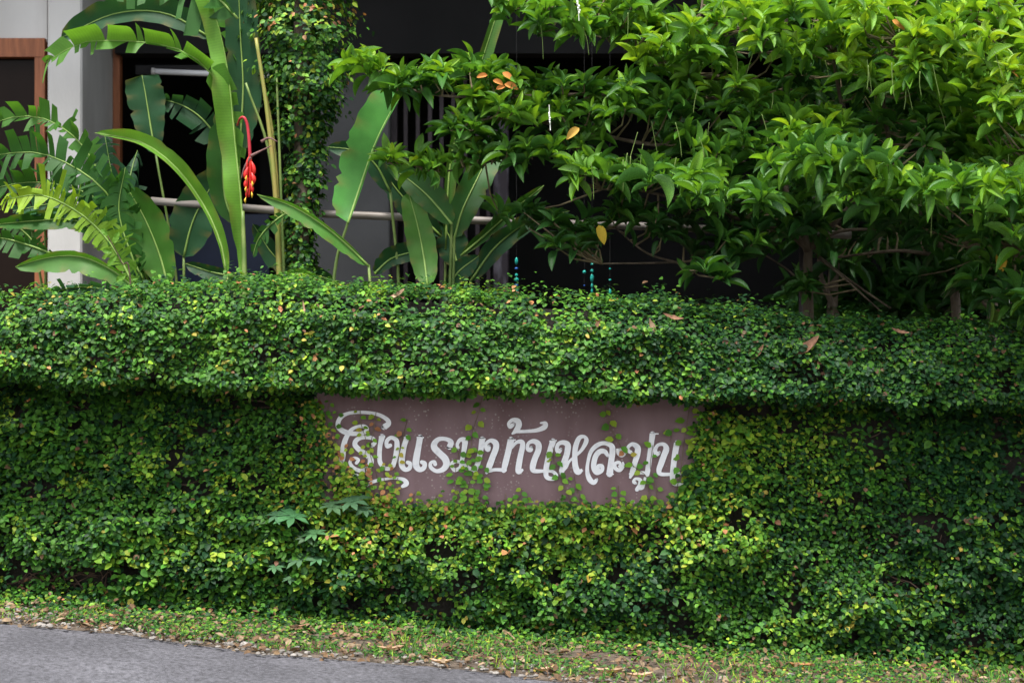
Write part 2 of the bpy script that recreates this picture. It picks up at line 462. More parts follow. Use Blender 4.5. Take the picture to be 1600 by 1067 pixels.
F += [(0, 1, 2, 3), (99, 98, 97, 96)]
mesh('ledge', V, F, M['wallcore'], bw)

# ------------------------------------------------------------------ the sign and its lettering
SY = -0.04
sign = empty('hotel_sign', W(795, 800, SY)); tag(sign, 'faded maroon sign panel with white curly lettering under the overgrown ledge', 'sign')
a, b = W(492, 600, SY), W(1100, 815, SY)
tilt = 0.010
V = []
for y in (SY, -0.001):
    for (px, py) in ((491, 604), (1101, 610), (1101, 812), (491, 806)):
        p = W(px, py, SY); V.append((p.x, y, p.z))
mesh('panel', V, [(0, 3, 2, 1), (4, 5, 6, 7), (0, 1, 5, 4), (1, 2, 6, 5), (2, 3, 7, 6), (3, 0, 4, 7)], M['sign'], sign)
LET = [
 [[(600.5,667,9),(607,661.5,8),(604.5,655,6.5),(591,647.5,5.5),(569,644,5),(547,645,5),(533.6,651,6.5),(528.4,660,7),(529.7,668,7.5),(539,674.6,8),(553,677.2,7),(567.7,676,6.5),(573.5,670.7,6),(569,666,6),(558.5,666.5,5),(549.4,671,5.5),(543.5,679,7),(538.9,689,8),(536,703.5,9),(535,715,9),(532,730,5)]],
 [[(582,695.5,7),(586.5,690,5),(581,684,6),(568,683,6),(558,686.5,7),(554.6,694,7.5),(561,702,8),(573,710,8),(579.5,719,9),(575.6,730,8),(565,735,6),(553,731,6),(547,722,5),(553,715,4),(560,718,5),(557,723,5)], [(552,745,4),(556,742,5),(560,744,5),(563,748,3)]],
 [[(597,682,9),(594,696,7),(593,714,7),(595,724,7),(603,731.5,6),(611,730,7),(616.5,722,8),(619,709,8),(620.5,696,8),(619,687,7),(611,683.5,6),(604.5,689,6),(605,697,6),(610,695.5,6)], [(592,682,2),(602,681.5,3)], [(573,758,4),(583.5,752,5),(602,748,4),(619,746.5,4),(631,749,6),(635,755,8),(629,759.5,5)]],
 [[(636,683,8),(631.5,697,8),(628.5,713,9),(628,726,9),(633,733,7),(640,731,6.5),(641,724,6),(637,722,6)], [(631,683,2),(640,682,2)], [(656.5,683,9),(654,697,9),(651,713,10),(650,726,10),(655,733,8),(662,731,7),(663.5,724,7),(659,721.5,6)], [(651,683,2),(662.5,683.5,2)]],
 [[(702.5,698,9),(704.5,690,8),(696,685.5,6),(685.5,686,7),(679,692.5,9),(679,699.5,10),(686.5,707.5,10),(695.5,716.5,10.5),(697.5,725.5,10),(692,733,8),(682,735.5,6),(673.5,730,6),(673,723,5),(678.5,721,5),(680,725,6)]],
 [[(716,700.5,5),(714.5,694,5),(719,687,6),(726,688,9),(726,697,8),(723.5,711,7),(721,724,6),(718,733,5)], [(721,722,5),(713,720.5,5),(707,723,6),(706,729,5),(711,734,6),(718,731,5)], [(721,722,4),(728,727,5),(733,731,6),(740,734,5)], [(753.5,686,9),(751,704,8),(747,722,8),(742,735,7)], [(749,686,2),(759,685.5,2)]],
 [[(764,697,6),(763,702.5,6),(760,700,6),(759.5,693,5),(766.5,688,6),(774,691.5,9),(775,699.5,9),(770,713,9),(764.5,728,9),(759.5,740,3)], [(762,735.5,6),(774,733.5,5),(789,734,6)], [(798.5,687,10),(794,706,9),(789.5,724,9),(787,735,7)], [(793,687,2),(806,687,2)]],
 [[(799.5,700,3),(807,691,5),(815,690,7),(816.5,697,8),(813,713,8.5),(810,731,9),(811,736.5,8),(817.5,733,3)]],
 [[(802,663,6),(797,666.5,6),(795,661,5),(801,656,6),(809,658,9),(810.5,665,9),(805.5,673,7),(799.5,678,2)], [(805.5,674,5),(822.5,673.5,5),(838.5,672,6),(850.5,667,8),(852,661,6),(843.5,660.5,2)]],
 [[(830,699.5,6),(829,703,6),(824.5,701,6),(825.5,692.5,5),(833.5,689,7),(841,693.5,9),(841,703.5,9),(836,715.5,9),(832.5,728,9),(834,735,7),(848,735.5,5),(853,735,5)], [(864,689,9),(859.5,703.5,8.5),(855.5,720,8.5),(853,735,8),(854.5,745,7),(864,747.5,6),(869,742.5,6),(864,736.5,5),(856,735,5)], [(858,689,2),(870,688,2)]],
 [[(876,702,6),(872.5,706,6),(870,701,6),(872.5,693.5,6),(880,691,7),(887,695,9),(886,708,9),(881,723,9),(877,738,8)], [(878,737,4),(884,729,6),(889,721,4),(896,714.5,4),(908,703.5,5),(916,689,7),(913,682,5),(905,684,7),(899.5,697,8),(898,713,8),(899,728,9),(903,737,9),(910,733.5,4)]],
 [[(932.5,749,5),(927.5,753.5,7),(921,748,8),(917.5,736,6),(918.5,722,5),(923,706,6),(932,696,7),(943,692,6),(954.5,695.5,8),(957,704,9),(955,720,9),(952.5,740,10)], [(947,740,2),(959,740.5,2)], [(950,712,5),(944.5,705,7),(936.5,705.5,8),(930,714,8),(927.5,729,8),(932,738,7),(940,735,6),(940.5,728,6),(934.5,727.5,5),(935,733,5)]],
 [[(964.5,700.5,4),(966,708,5),(971.5,711,6),(976,706,6),(976,699,3)], [(969.5,702,5),(971,706,4)], [(973,721,2),(973.5,727.5,5),(968,734,6),(961.5,731,6),(961,724,5),(967,722,5),(969.5,726.5,4),(966,729,4)]],
 [[(986,706.5,6),(982,704,5),(981,698.5,5),(988,693.5,6),(996,699,9),(995.5,710,9),(991.5,723.5,8),(988,736.5,8),(984,747,3)], [(985,740,5),(999,738,5),(1012,739,5)], [(1019.5,678,9),(1017.5,693,8),(1015,713,8),(1012.5,731,8),(1011,741,7)], [(1015,677.5,2),(1029,677.5,2)]],
 [[(993,754.5,5),(990,752,5),(993,747.5,4),(1000,749.5,6),(1000,757,7),(995,764.5,6)], [(996,764,3),(1004,762,4),(1006.5,752,4),(1008,745,4)]],
 [[(1029.5,707,6),(1025.5,709.5,6),(1023.5,703,6),(1028,695,5),(1037,694,6),(1041,701,9),(1037.5,711,9),(1033,723.5,9),(1029.5,734,8),(1032,740,6),(1047,740.5,5),(1062,739.5,5)], [(1057.5,692,9),(1054.5,709,9),(1052,728.5,8.5),(1050.5,744.5,8),(1053,755,6),(1063.5,755.5,5),(1069,750,2)]],
]
lift = 0
for letter in LET:
    mb = MB()
    for si, st in enumerate(letter):
        lift += 1
        yo = SY - 0.0025 - 0.0005 * (lift % 9)
        pts = spline(st, 7) if len(st) > 2 else [np.array(p, float) for p in st]
        L = []; R = []
        for i, p in enumerate(pts):
            t = pts[min(i + 1, len(pts) - 1)][:2] - pts[max(i - 1, 0)][:2]
            t = t / (np.linalg.norm(t) + 1e-9)
            nrm = np.array([-t[1], t[0]]); w = max(p[2], 1.2) / 2 * 1.04
            L.append(W(*(p[:2] + nrm * w), SY)); R.append(W(*(p[:2] - nrm * w), SY))
        # rounded stroke ends
        def capfan(c, t, w):
            out = []
            for k in range(1, 6):
                a_ = -math.pi / 2 + math.pi * k / 6
                out.append(c + t * math.cos(a_) * w + np.array([-t[1], t[0]]) * math.sin(a_) * w)
            return out
        ring = []
        t0 = pts[0][:2] - pts[1][:2]; t0 = t0 / np.linalg.norm(t0)
        t1 = pts[-1][:2] - pts[-2][:2]; t1 = t1 / np.linalg.norm(t1)
        V = []; F = []
        n = len(pts)
        for i, q in enumerate(L): V.append((q.x, yo - .002 * i / n, q.z))
        for i, q in enumerate(R): V.append((q.x, yo - .002 * i / n, q.z))
        for i in range(n - 1): F.append((i, i + 1, n + i + 1, n + i))
        if pts[0][2] > 4.5:
            c0 = len(V)
            for q in capfan(pts[0][:2], t0, pts[0][2] / 2): qq = W(q[0], q[1], SY); V.append((qq.x, yo, qq.z))
            F.append((n, c0 + 0, c0 + 1, c0 + 2, c0 + 3, c0 + 4, 0)[::1] if True else ())
        if pts[-1][2] > 4.5:
            c0 = len(V)
            for q in capfan(pts[-1][:2], t1, pts[-1][2] / 2): qq = W(q[0], q[1], SY); V.append((qq.x, yo - .002, qq.z))
            F.append((n - 1, c0 + 4, c0 + 3, c0 + 2, c0 + 1, c0 + 0, 2 * n - 1))
        mb.add(V, F)
    mb.build('letter', M['letter'], sign)

# ------------------------------------------------------------------ leaf clouds
# small leaf template: x along the blade, y across, z normal
T_SM = np.array([(0, 0, 0), (.28, .40, .07), (.28, 0, 0), (.28, -.40, .07), (.66, .36, .04), (.66, 0, -.03), (.66, -.36, .04), (1, 0, -.12)])
F_SM = [(0, 2, 1), (0, 3, 2), (1, 2, 5, 4), (2, 3, 6, 5), (4, 5, 7), (5, 6, 7)]

def frames(N, T):
    N = N / np.linalg.norm(N, axis=1, keepdims=True)
    T = T - N * np.sum(T * N, axis=1, keepdims=True)
    T = T / (np.linalg.norm(T, axis=1, keepdims=True) + 1e-9)
    B = np.cross(N, T)
    return N, T, B

def leaf_cloud(name, P, N, T, L, Wd, C, mat, parent=None, tmpl=T_SM, faces=F_SM):
    N, T, B = frames(N, T)
    n = len(P); k = len(tmpl)
    V = (P[:, None, :] + T[:, None, :] * (tmpl[None, :, 0:1] * L[:, None, None]) + B[:, None, :] * (tmpl[None, :, 1:2] * Wd[:, None, None])
         + N[:, None, :] * (tmpl[None, :, 2:3] * L[:, None, None])).reshape(-1, 3)
    fl = np.array([len(f) for f in faces]); fi = np.concatenate([np.array(f) for f in faces])
    loops = (fi[None, :] + (np.arange(n) * k)[:, None]).ravel().astype(np.int32)
    tot = np.tile(fl, n).astype(np.int32)
    start = np.concatenate([[0], np.cumsum(tot)[:-1]]).astype(np.int32)
    me = bpy.data.meshes.new(name)
    me.vertices.add(len(V)); me.vertices.foreach_set('co', V.astype(np.float32).ravel())
    me.loops.add(len(loops)); me.loops.foreach_set('vertex_index', loops)
    me.polygons.add(len(tot)); me.polygons.foreach_set('loop_start', start); me.polygons.foreach_set('loop_total', tot)
    me.polygons.foreach_set('use_smooth', np.ones(len(tot), bool))
    a = me.color_attributes.new('Col', 'FLOAT_COLOR', 'POINT')
    c = np.ones((n, k, 4), np.float32); c[:, :, :3] = C[:, None, :]
    a.data.foreach_set('color', c.ravel())
    ul = me.uv_layers.new(name='UVMap')
    ul.data.foreach_set('uv', np.tile(tmpl[fi][:, :2], (n, 1)).astype(np.float32).ravel())
    me.update(calc_edges=True)
    return link(name, me, mat, parent)

PAL = np.array([
    (0.015, 0.055, 0.018),   # 0 deep blue green
    (0.028, 0.092, 0.016),   # 1 dark green
    (0.060, 0.170, 0.020),   # 2 mid green
    (0.125, 0.270, 0.026),   # 3 bright green
    (0.260, 0.370, 0.035),   # 4 yellow green
    (0.420, 0.360, 0.060),   # 5 yellow
    (0.420, 0.190, 0.085),   # 6 new growth, salmon
    (0.150, 0.085, 0.045)])  # 7 dry brown
def pick(n, probs, light=None):
    probs = np.asarray(probs, float)
    if probs.ndim == 1: probs = np.tile(probs, (n, 1))
    c = np.cumsum(probs, axis=1); c /= c[:, -1:]
    idx = (RNG.random((n, 1)) > c).sum(axis=1)
    return PAL[np.clip(idx, 0, 7)] * RNG.uniform(0.75, 1.3, (n, 1)) * (1 + RNG.normal(0, 0.06, (n, 3)))

fig = empty('creeping_fig', (0, -0.1, 0)); tag(fig, 'dense carpet of small green creeping fig leaves clothing the roadside wall', 'creeper')

SIGN_POLY = [(488, 560), (492, 640), (512, 690), (538, 728), (580, 752), (642, 796), (700, 792), (740, 797), (850, 800), (930, 796), (1000, 802), (1045, 792), (1072, 745), (1088, 700), (1099, 650), (1101, 560)]
def in_poly(px, py, poly):
    ins = np.zeros(len(px), bool)
    j = len(poly) - 1
    for i in range(len(poly)):
        xi, yi = poly[i]; xj, yj = poly[j]
        c = ((yi > py) != (yj > py)) & (px < (xj - xi) * (py - yi) / (yj - yi + 1e-12) + xi)
        ins ^= c; j = i
    return ins

def px_of(P):
    d = CAM_D + P[:, 1]
    return 800 + P[:, 0] * F_PX / d, 533.5 + (CAM_Z - P[:, 2]) * F_PX / d

# --- lower face
n = 100000
X = RNG.uniform(-3.5, 3.5, n); t = RNG.random(n)
zb = gz(X) - 0.01; zt = ledge_bot(X) + 0.02
Z = zb + (zt - zb) * t
D = 0.02 + 0.13 * vnoise(X, Z, 3.6, 1) ** 1.3 + 0.09 * vnoise(X, Z * 1.3, 8.5, 2) ** 1.4 + .02 * vnoise(X, Z, 22, 3)
D *= np.clip(.35 + (Z - zb) / .28, .35, 1)
zs = CAM_Z - (800 - 533.5) / 320
D = D * np.where(Z < zs, 1.15, 0.9) * np.clip(0.25 + (zt - Z) / 0.3, 0.25, 1)
r = RNG.random(n) ** 0.55
P = np.stack([X, -(0.012 + D * r), Z], 1)
qx, qy = px_of(P)
s_in = in_poly(qx + RNG.normal(0, 5, n), qy + RNG.normal(0, 4, n), SIGN_POLY)
gap = ((vnoise(X, Z, 7.0, 6) > 0.76) | (vnoise(X, Z * 1.4, 15.0, 7) > .80)) & (RNG.random(n) < 0.85)
patch = (((qx - 105) / 75) ** 2 + ((qy - 905) / 24) ** 2 < 1) & (RNG.random(n) < 0.8)
keep = ~s_in & ~gap & ~patch & (RNG.random(n) < np.clip(.35 + (zt - Z) / .16, 0, 1)) & (RNG.random(n) < np.clip(.45 + (Z - zb) / .35, 0, 1))
P = P[keep]; X = X[keep]; Z = Z[keep]; r = r[keep]; qx = qx[keep]; qy = qy[keep]; n = len(P)
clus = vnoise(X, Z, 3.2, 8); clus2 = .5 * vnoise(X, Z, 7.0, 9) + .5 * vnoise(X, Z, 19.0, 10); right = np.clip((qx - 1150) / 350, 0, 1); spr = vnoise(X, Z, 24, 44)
pr = np.zeros((n, 8))
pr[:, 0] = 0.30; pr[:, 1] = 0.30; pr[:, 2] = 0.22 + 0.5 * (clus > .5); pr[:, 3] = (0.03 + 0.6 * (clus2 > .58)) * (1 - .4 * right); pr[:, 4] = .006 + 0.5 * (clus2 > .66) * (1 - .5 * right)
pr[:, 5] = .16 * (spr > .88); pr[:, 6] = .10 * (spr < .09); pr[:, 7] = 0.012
pr[:, 0] += .25 * right + .3 * (clus < .38)  # more dark leaves at the right: shade there put into the colour
near = np.exp(-(((qx - 590) / 90) ** 2 + ((qy - 755) / 45) ** 2)) * (r > .3)
pr[:, 3] += near * 1.4; pr[:, 4] += near * 2.2; pr[:, 5] += near * 0.6; pr[:, 6] += near * 0.6
near2 = np.exp(-((qy - 830) / 40) ** 2) * ((qx > 500) & (qx < 1200)) * (r > .45)
pr[:, 3] += near2 * 1.0; pr[:, 4] += near2 * 0.7; pr[:, 6] += near2 * .08
near3 = np.exp(-(((qx - 1180) / 110) ** 2 + ((qy - 690) / 60) ** 2)) * (r > .5)
pr[:, 3] += near3 * 0.8; pr[:, 4] += near3 * 0.7
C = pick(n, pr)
N = np.stack([RNG.normal(0, .38, n), -0.60 + RNG.normal(0, .2, n), 0.80 + RNG.normal(0, .35, n)], 1)
T = np.stack([RNG.normal(0, .9, n), -0.55 + RNG.normal(0, .3, n), -0.45 + RNG.normal(0, .45, n)], 1)
L = RNG.uniform(0.017, 0.035, n) * np.where(RNG.random(n) < .10, 1.45, 1) * (.8 + .45 * vnoise(X, Z, 2.5, 46)); Wd = L * RNG.uniform(0.72, 0.95, n)
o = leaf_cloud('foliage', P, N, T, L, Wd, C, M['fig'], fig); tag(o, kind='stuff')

# --- ragged fringe that hides the panel's edges, and growth spilling onto the ground at the wall's foot
n = 3600
qx = np.concatenate([RNG.uniform(478, 1115, 2300), RNG.normal(489, 9, 600), RNG.normal(1104, 9, 700)])
qy = np.concatenate([808 + RNG.normal(0, 9, 2300) - 10 * vnoise(qx[:2300] / 60, qx[:2300] * 0, 1, 60), RNG.uniform(625, 820, 600), RNG.uniform(640, 820, 700)])
Yf = -RNG.uniform(.045, .15, n); d_ = CAM_D + Yf
P = np.stack([(qx - 800) * d_ / F_PX, Yf, CAM_Z - (qy - 533.5) * d_ / F_PX], 1)
pf = np.tile([.06, .16, .34, .36, .22, .04, .05, .01], (n, 1)); pf[2300:, 3:5] *= .6
N = np.stack([RNG.normal(0, .38, n), -0.60 + RNG.normal(0, .2, n), 0.80 + RNG.normal(0, .35, n)], 1)
T = np.stack([RNG.normal(0, .9, n), -0.55 + RNG.normal(0, .3, n), -0.45 + RNG.normal(0, .45, n)], 1)
L = RNG.uniform(.018, .036, n)
tag(leaf_cloud('foliage', P, N, T, L, L * .85, pick(n, pf), M['fig'], fig), kind='stuff')
n = 9000
X = RNG.uniform(-3.5, 3.5, n); out = RNG.random(n) ** 1.6
P = np.stack([X, -.06 - .34 * out * (.4 + vnoise(X, X * 0, 3, 61)), gz(X) + (1 - out) ** 1.5 * (.04 + .16 * vnoise(X, X * 0, 6, 62)) * RNG.random(n) + .008], 1)
N = np.stack([RNG.normal(0, .4, n), -0.45 + RNG.normal(0, .25, n), 0.9 + RNG.normal(0, .3, n)], 1)
T = np.stack([RNG.normal(0, .9, n), -0.5 + RNG.normal(0, .4, n), -0.2 + RNG.normal(0, .4, n)], 1)
L = RNG.uniform(.016, .034, n)
tag(leaf_cloud('foliage', P, N, T, L, L * .8, pick(n, [.22, .3, .34, .16, .05, .01, .005, .05]), M['fig'], fig), kind='stuff')

# --- ledge hedge: rounded section
n = 66000
X = RNG.uniform(-3.5, 3.5, n)
zt = ledge_top(X); zb = ledge_bot(X)
wob = (vnoise(X, X * 0, 6, 12) - .5) * 0.05
s = RNG.random(n)
cuts = [0, 0.10, 0.55, 0.72, 1.0]
yy = np.interp(s, cuts, [-0.22, -0.34, -0.33, -0.19, 0.40]); hh = np.interp(s, cuts, [-0.01, 0.03, 0.72, 1.0, 1.03])
Z = zb + (zt - zb) * hh + wob * (1 - hh)
nyy = np.interp(s, cuts, [-0.5, -1, -0.9, -0.35, 0.0]); nzz = np.interp(s, cuts, [-0.4, 0.1, 0.5, 0.9, 1.0])
D = 0.01 + 0.08 * vnoise(X * 1.0, s * 0.8, 5.0, 13) + 0.06 * vnoise(X, s * .8, 12.0, 14) ** 1.3
D = D * (1 + 0.6 * (s > .6) * (RNG.random(n) < .12))
r = RNG.random(n) ** 0.6
P = np.stack([X, yy + nyy * D * r, Z + nzz * D * r - 0.045 * (s > .5)], 1)
qx, qy = px_of(P)
gap = ((vnoise(X, Z, 8.0, 16) > 0.82) | (vnoise(X, s * 1.2, 16.0, 17) > .82)) & (RNG.random(n) < 0.8)
P = P[~gap]; X = X[~gap]; s = s[~gap]; r = r[~gap]; Z = Z[~gap]; nyy = nyy[~gap]; nzz = nzz[~gap]; qx = qx[~gap]; n = len(P)
clus = vnoise(X, Z, 3.0, 18); clus2 = .5 * vnoise(X, Z, 7.0, 19) + .5 * vnoise(X, Z, 18.0, 20); spr = vnoise(X, s, 24, 45)
pr = np.zeros((n, 8))
lefty = np.clip((1150 - qx) / 300, 0, 1)  # leaves darken to the right: the shrub's shade is put into their colour
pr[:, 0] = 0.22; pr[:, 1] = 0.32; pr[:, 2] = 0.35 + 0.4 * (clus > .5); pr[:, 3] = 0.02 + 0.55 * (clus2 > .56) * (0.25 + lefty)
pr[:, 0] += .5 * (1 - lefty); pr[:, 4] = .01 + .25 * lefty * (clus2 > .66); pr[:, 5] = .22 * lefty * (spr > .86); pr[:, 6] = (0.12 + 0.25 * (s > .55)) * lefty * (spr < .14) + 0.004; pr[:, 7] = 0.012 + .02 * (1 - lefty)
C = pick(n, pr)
N = np.stack([RNG.normal(0, .4, n), nyy * 0.75 + RNG.normal(0, .25, n), nzz * 0.5 + 0.62 + RNG.normal(0, .3, n)], 1)
T = np.stack([RNG.normal(0, .9, n), -0.5 + RNG.normal(0, .4, n), -0.35 + RNG.normal(0, .45, n)], 1)
L = RNG.uniform(0.019, 0.036, n); Wd = L * RNG.uniform(0.7, 0.92, n)
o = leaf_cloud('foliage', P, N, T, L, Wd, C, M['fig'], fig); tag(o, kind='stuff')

# brown stems showing in the gaps
mb = MB()
for i in range(420):
    if i < 60: p = W(random.uniform(30, 180), random.uniform(885, 925), -0.03)
    else: p = Vector((random.uniform(-3.2, 3.2), -0.03, random.uniform(0.05, 1.15)))
    a_ = random.uniform(0, 6.28); l = random.uniform(.05, .16)
    d = Vector((math.cos(a_), random.uniform(-.35, .1), math.sin(a_) * .8)) * l
    q, _ = (p, 0)
    qx_, qy_ = 800 + p.x * 320, 533.5 + (CAM_Z - p.z) * 320
    if 480 < qx_ < 1110 and 600 < qy_ < 805: continue
    k = Vector((random.uniform(-.02, .02), random.uniform(-.03, .0), random.uniform(-.02, .02)))
    mb.tube([p, p + d * .5 + k, p + d], [.0035, .003, .002], 4, False)
o = mb.build('stems', M['vinestem'], fig); tag(o, kind='stuff')

# runners creeping over the sign: stem plus single leaves
def small_leaf_mesh(col, k):
    rs = np.random.default_rng(k)
    Tm = T_SM.copy(); Tm[:, 1] *= 0.95 + .1 * rs.random(); Tm[:, 2] *= rs.uniform(.4, 1.4)
    me = bpy.data.meshes.new('fig_leaf')
    me.from_pydata([tuple(v) for v in Tm], [], F_SM)
    a = me.color_attributes.new('Col', 'FLOAT_COLOR', 'POINT')
    c = np.ones((8, 4), np.float32); c[:, :3] = col
    a.data.foreach_set('color', c.ravel())
    me.polygons.foreach_set('use_smooth', np.ones(len(F_SM), bool))
    me.uv_layers.new(name='UVMap')
    me.materials.append(M['fig'])
    return me
RL = [small_leaf_mesh(PAL[k] * f, i) for i, (k, f) in enumerate([(2, 1.6), (2, 1.9), (3, 1.3), (3, 1.5), (4, 1.2), (4, 1.1), (5, 1.1), (6, 1.1), (6, 1.4), (2, 1.3), (3, 1.2), (4, 1.4)])]
def leaf_matrix(p, nrm, tip, L, Wd):
    nrm = Vector(nrm).normalized(); tip = Vector(tip); tip = (tip - nrm * tip.dot(nrm)).normalized()
    b = nrm.cross(tip)
    m = Matrix(((tip.x * L, b.x * Wd, nrm.x * L, p[0]), (tip.y * L, b.y * Wd, nrm.y * L, p[1]), (tip.z * L, b.z * Wd, nrm.z * L, p[2]), (0, 0, 0, 1)))
    return m
def put(me, name, parent, mat4):
    o = bpy.data.objects.new(name, me)
    COL.objects.link(o)
    o.parent = parent
    o.matrix_parent_inverse = root_inv(parent)
    o.matrix_basis = mat4
    return o
RUN = [  # (points, leaves, size)
 ([(753, 622), (747, 648), (739, 672), (736, 700), (731, 725), (722, 765), (712, 802)], 18, 1.0),
 ([(744, 700), (738, 725), (732, 760), (728, 800)], 26, 1.0), ([(718, 700), (712, 735), (715, 770), (720, 802)], 18, .9),
 ([(941, 618), (952, 662), (958, 676), (966, 690), (972, 702), (984, 716), (990, 730)], 11, 1.15),
 ([(983, 722), (996, 733), (1010, 745), (1014, 772), (1022, 800)], 10, 1.05),
 ([(864, 698), (866, 720), (874, 738), (880, 756), (888, 776), (900, 803)], 15, 1.0),
 ([(897, 742), (900, 760), (906, 780), (910, 803)], 8, .95), ([(966, 758), (966, 778), (962, 803)], 9, .9),
 ([(816, 762), (812, 780), (810, 804)], 9, .9), ([(790, 770), (788, 803)], 5, .9),
 ([(1078, 628), (1073, 662), (1068, 695), (1064, 730), (1058, 760), (1050, 795)], 17, 1.15),
 ([(1094, 655), (1086, 690), (1080, 725), (1072, 770), (1062, 800)], 17, 1.15), ([(1050, 670), (1048, 690)], 3, 1.1), ([(1020, 695), (1016, 730), (1024, 760), (1030, 800)], 9, 1.05),
 ([(563, 640), (564, 660), (572, 690), (570, 725), (578, 775)], 20, .95), ([(588, 642), (584, 672), (578, 705), (588, 740), (596, 780)], 18, 1.0),
 ([(637, 655), (631, 676), (625, 705), (617, 735), (612, 775)], 17, .95), ([(527, 640), (521, 680), (530, 720), (545, 770)], 22, 1.0),
 ([(548, 690), (542, 720), (552, 760), (560, 780)], 18, .95), ([(604, 720), (600, 745), (610, 780)], 14, .95), ([(505, 640), (508, 690), (520, 740)], 18, 1.0),
 ([(530, 700), (540, 735), (560, 765)], 14, 1.), ([(575, 715), (572, 745), (590, 775)], 14, 1.), ([(622, 745), (618, 775), (626, 800)], 12, .95), ([(500, 620), (497, 660), (504, 700)], 12, 1.), ([(514, 625), (512, 660), (520, 700)], 10, .9),
 ([(648, 770), (642, 802)], 7, .9), ([(682, 772), (690, 803)], 7, .9), ([(760, 725), (752, 760), (750, 803)], 14, .95), ([(850, 780), (846, 804)], 4, .9)]
for pts, nl, sz in RUN:
    sp = spline(pts, 6) if len(pts) > 2 else [np.array(pts[0], float), np.array(pts[1], float)]
    P3 = [W(p[0], p[1], SY) + Vector((0, -0.008, 0)) for p in sp]
    run = MB().tube(P3, [.0013] * len(P3), 4, False).build('runner', M['twig'], fig)
    cum = np.concatenate([[0], np.cumsum([(P3[i + 1] - P3[i]).length for i in range(len(P3) - 1)])])
    left = pts[0][0] < 660
    for k in range(nl):
        u = ((k + .5) / nl + random.uniform(-.3, .3) / nl) * cum[-1]
        j = min(np.searchsorted(cum, u), len(P3) - 1); p = P3[max(j - 1, 0)].lerp(P3[j], random.random())
        side = 1 if k % 2 else -1
        spread = random.uniform(0.0, 0.014)
        L = random.uniform(.026, .044) * sz * (.82 if left else 1)
        tip = Vector((side * random.uniform(.4, 1), random.uniform(-.3, 0), random.uniform(-1, .25)))
        pos = p + Vector((side * spread, -random.uniform(.002, .02), random.uniform(-.006, .006)))
        nr = (random.gauss(0, .3), -1, random.uniform(.2, 1.1))
        late = u / cum[-1]
        pool = [4, 5, 6, 7, 8, 3, 11] if (left or late > .75) and random.random() < .6 else [0, 1, 2, 3, 4, 9, 10, 5]
        put(RL[random.choice(pool)], 'leaf', run, leaf_matrix(pos, nr, tip, L, L * random.uniform(.8, 1.0)))

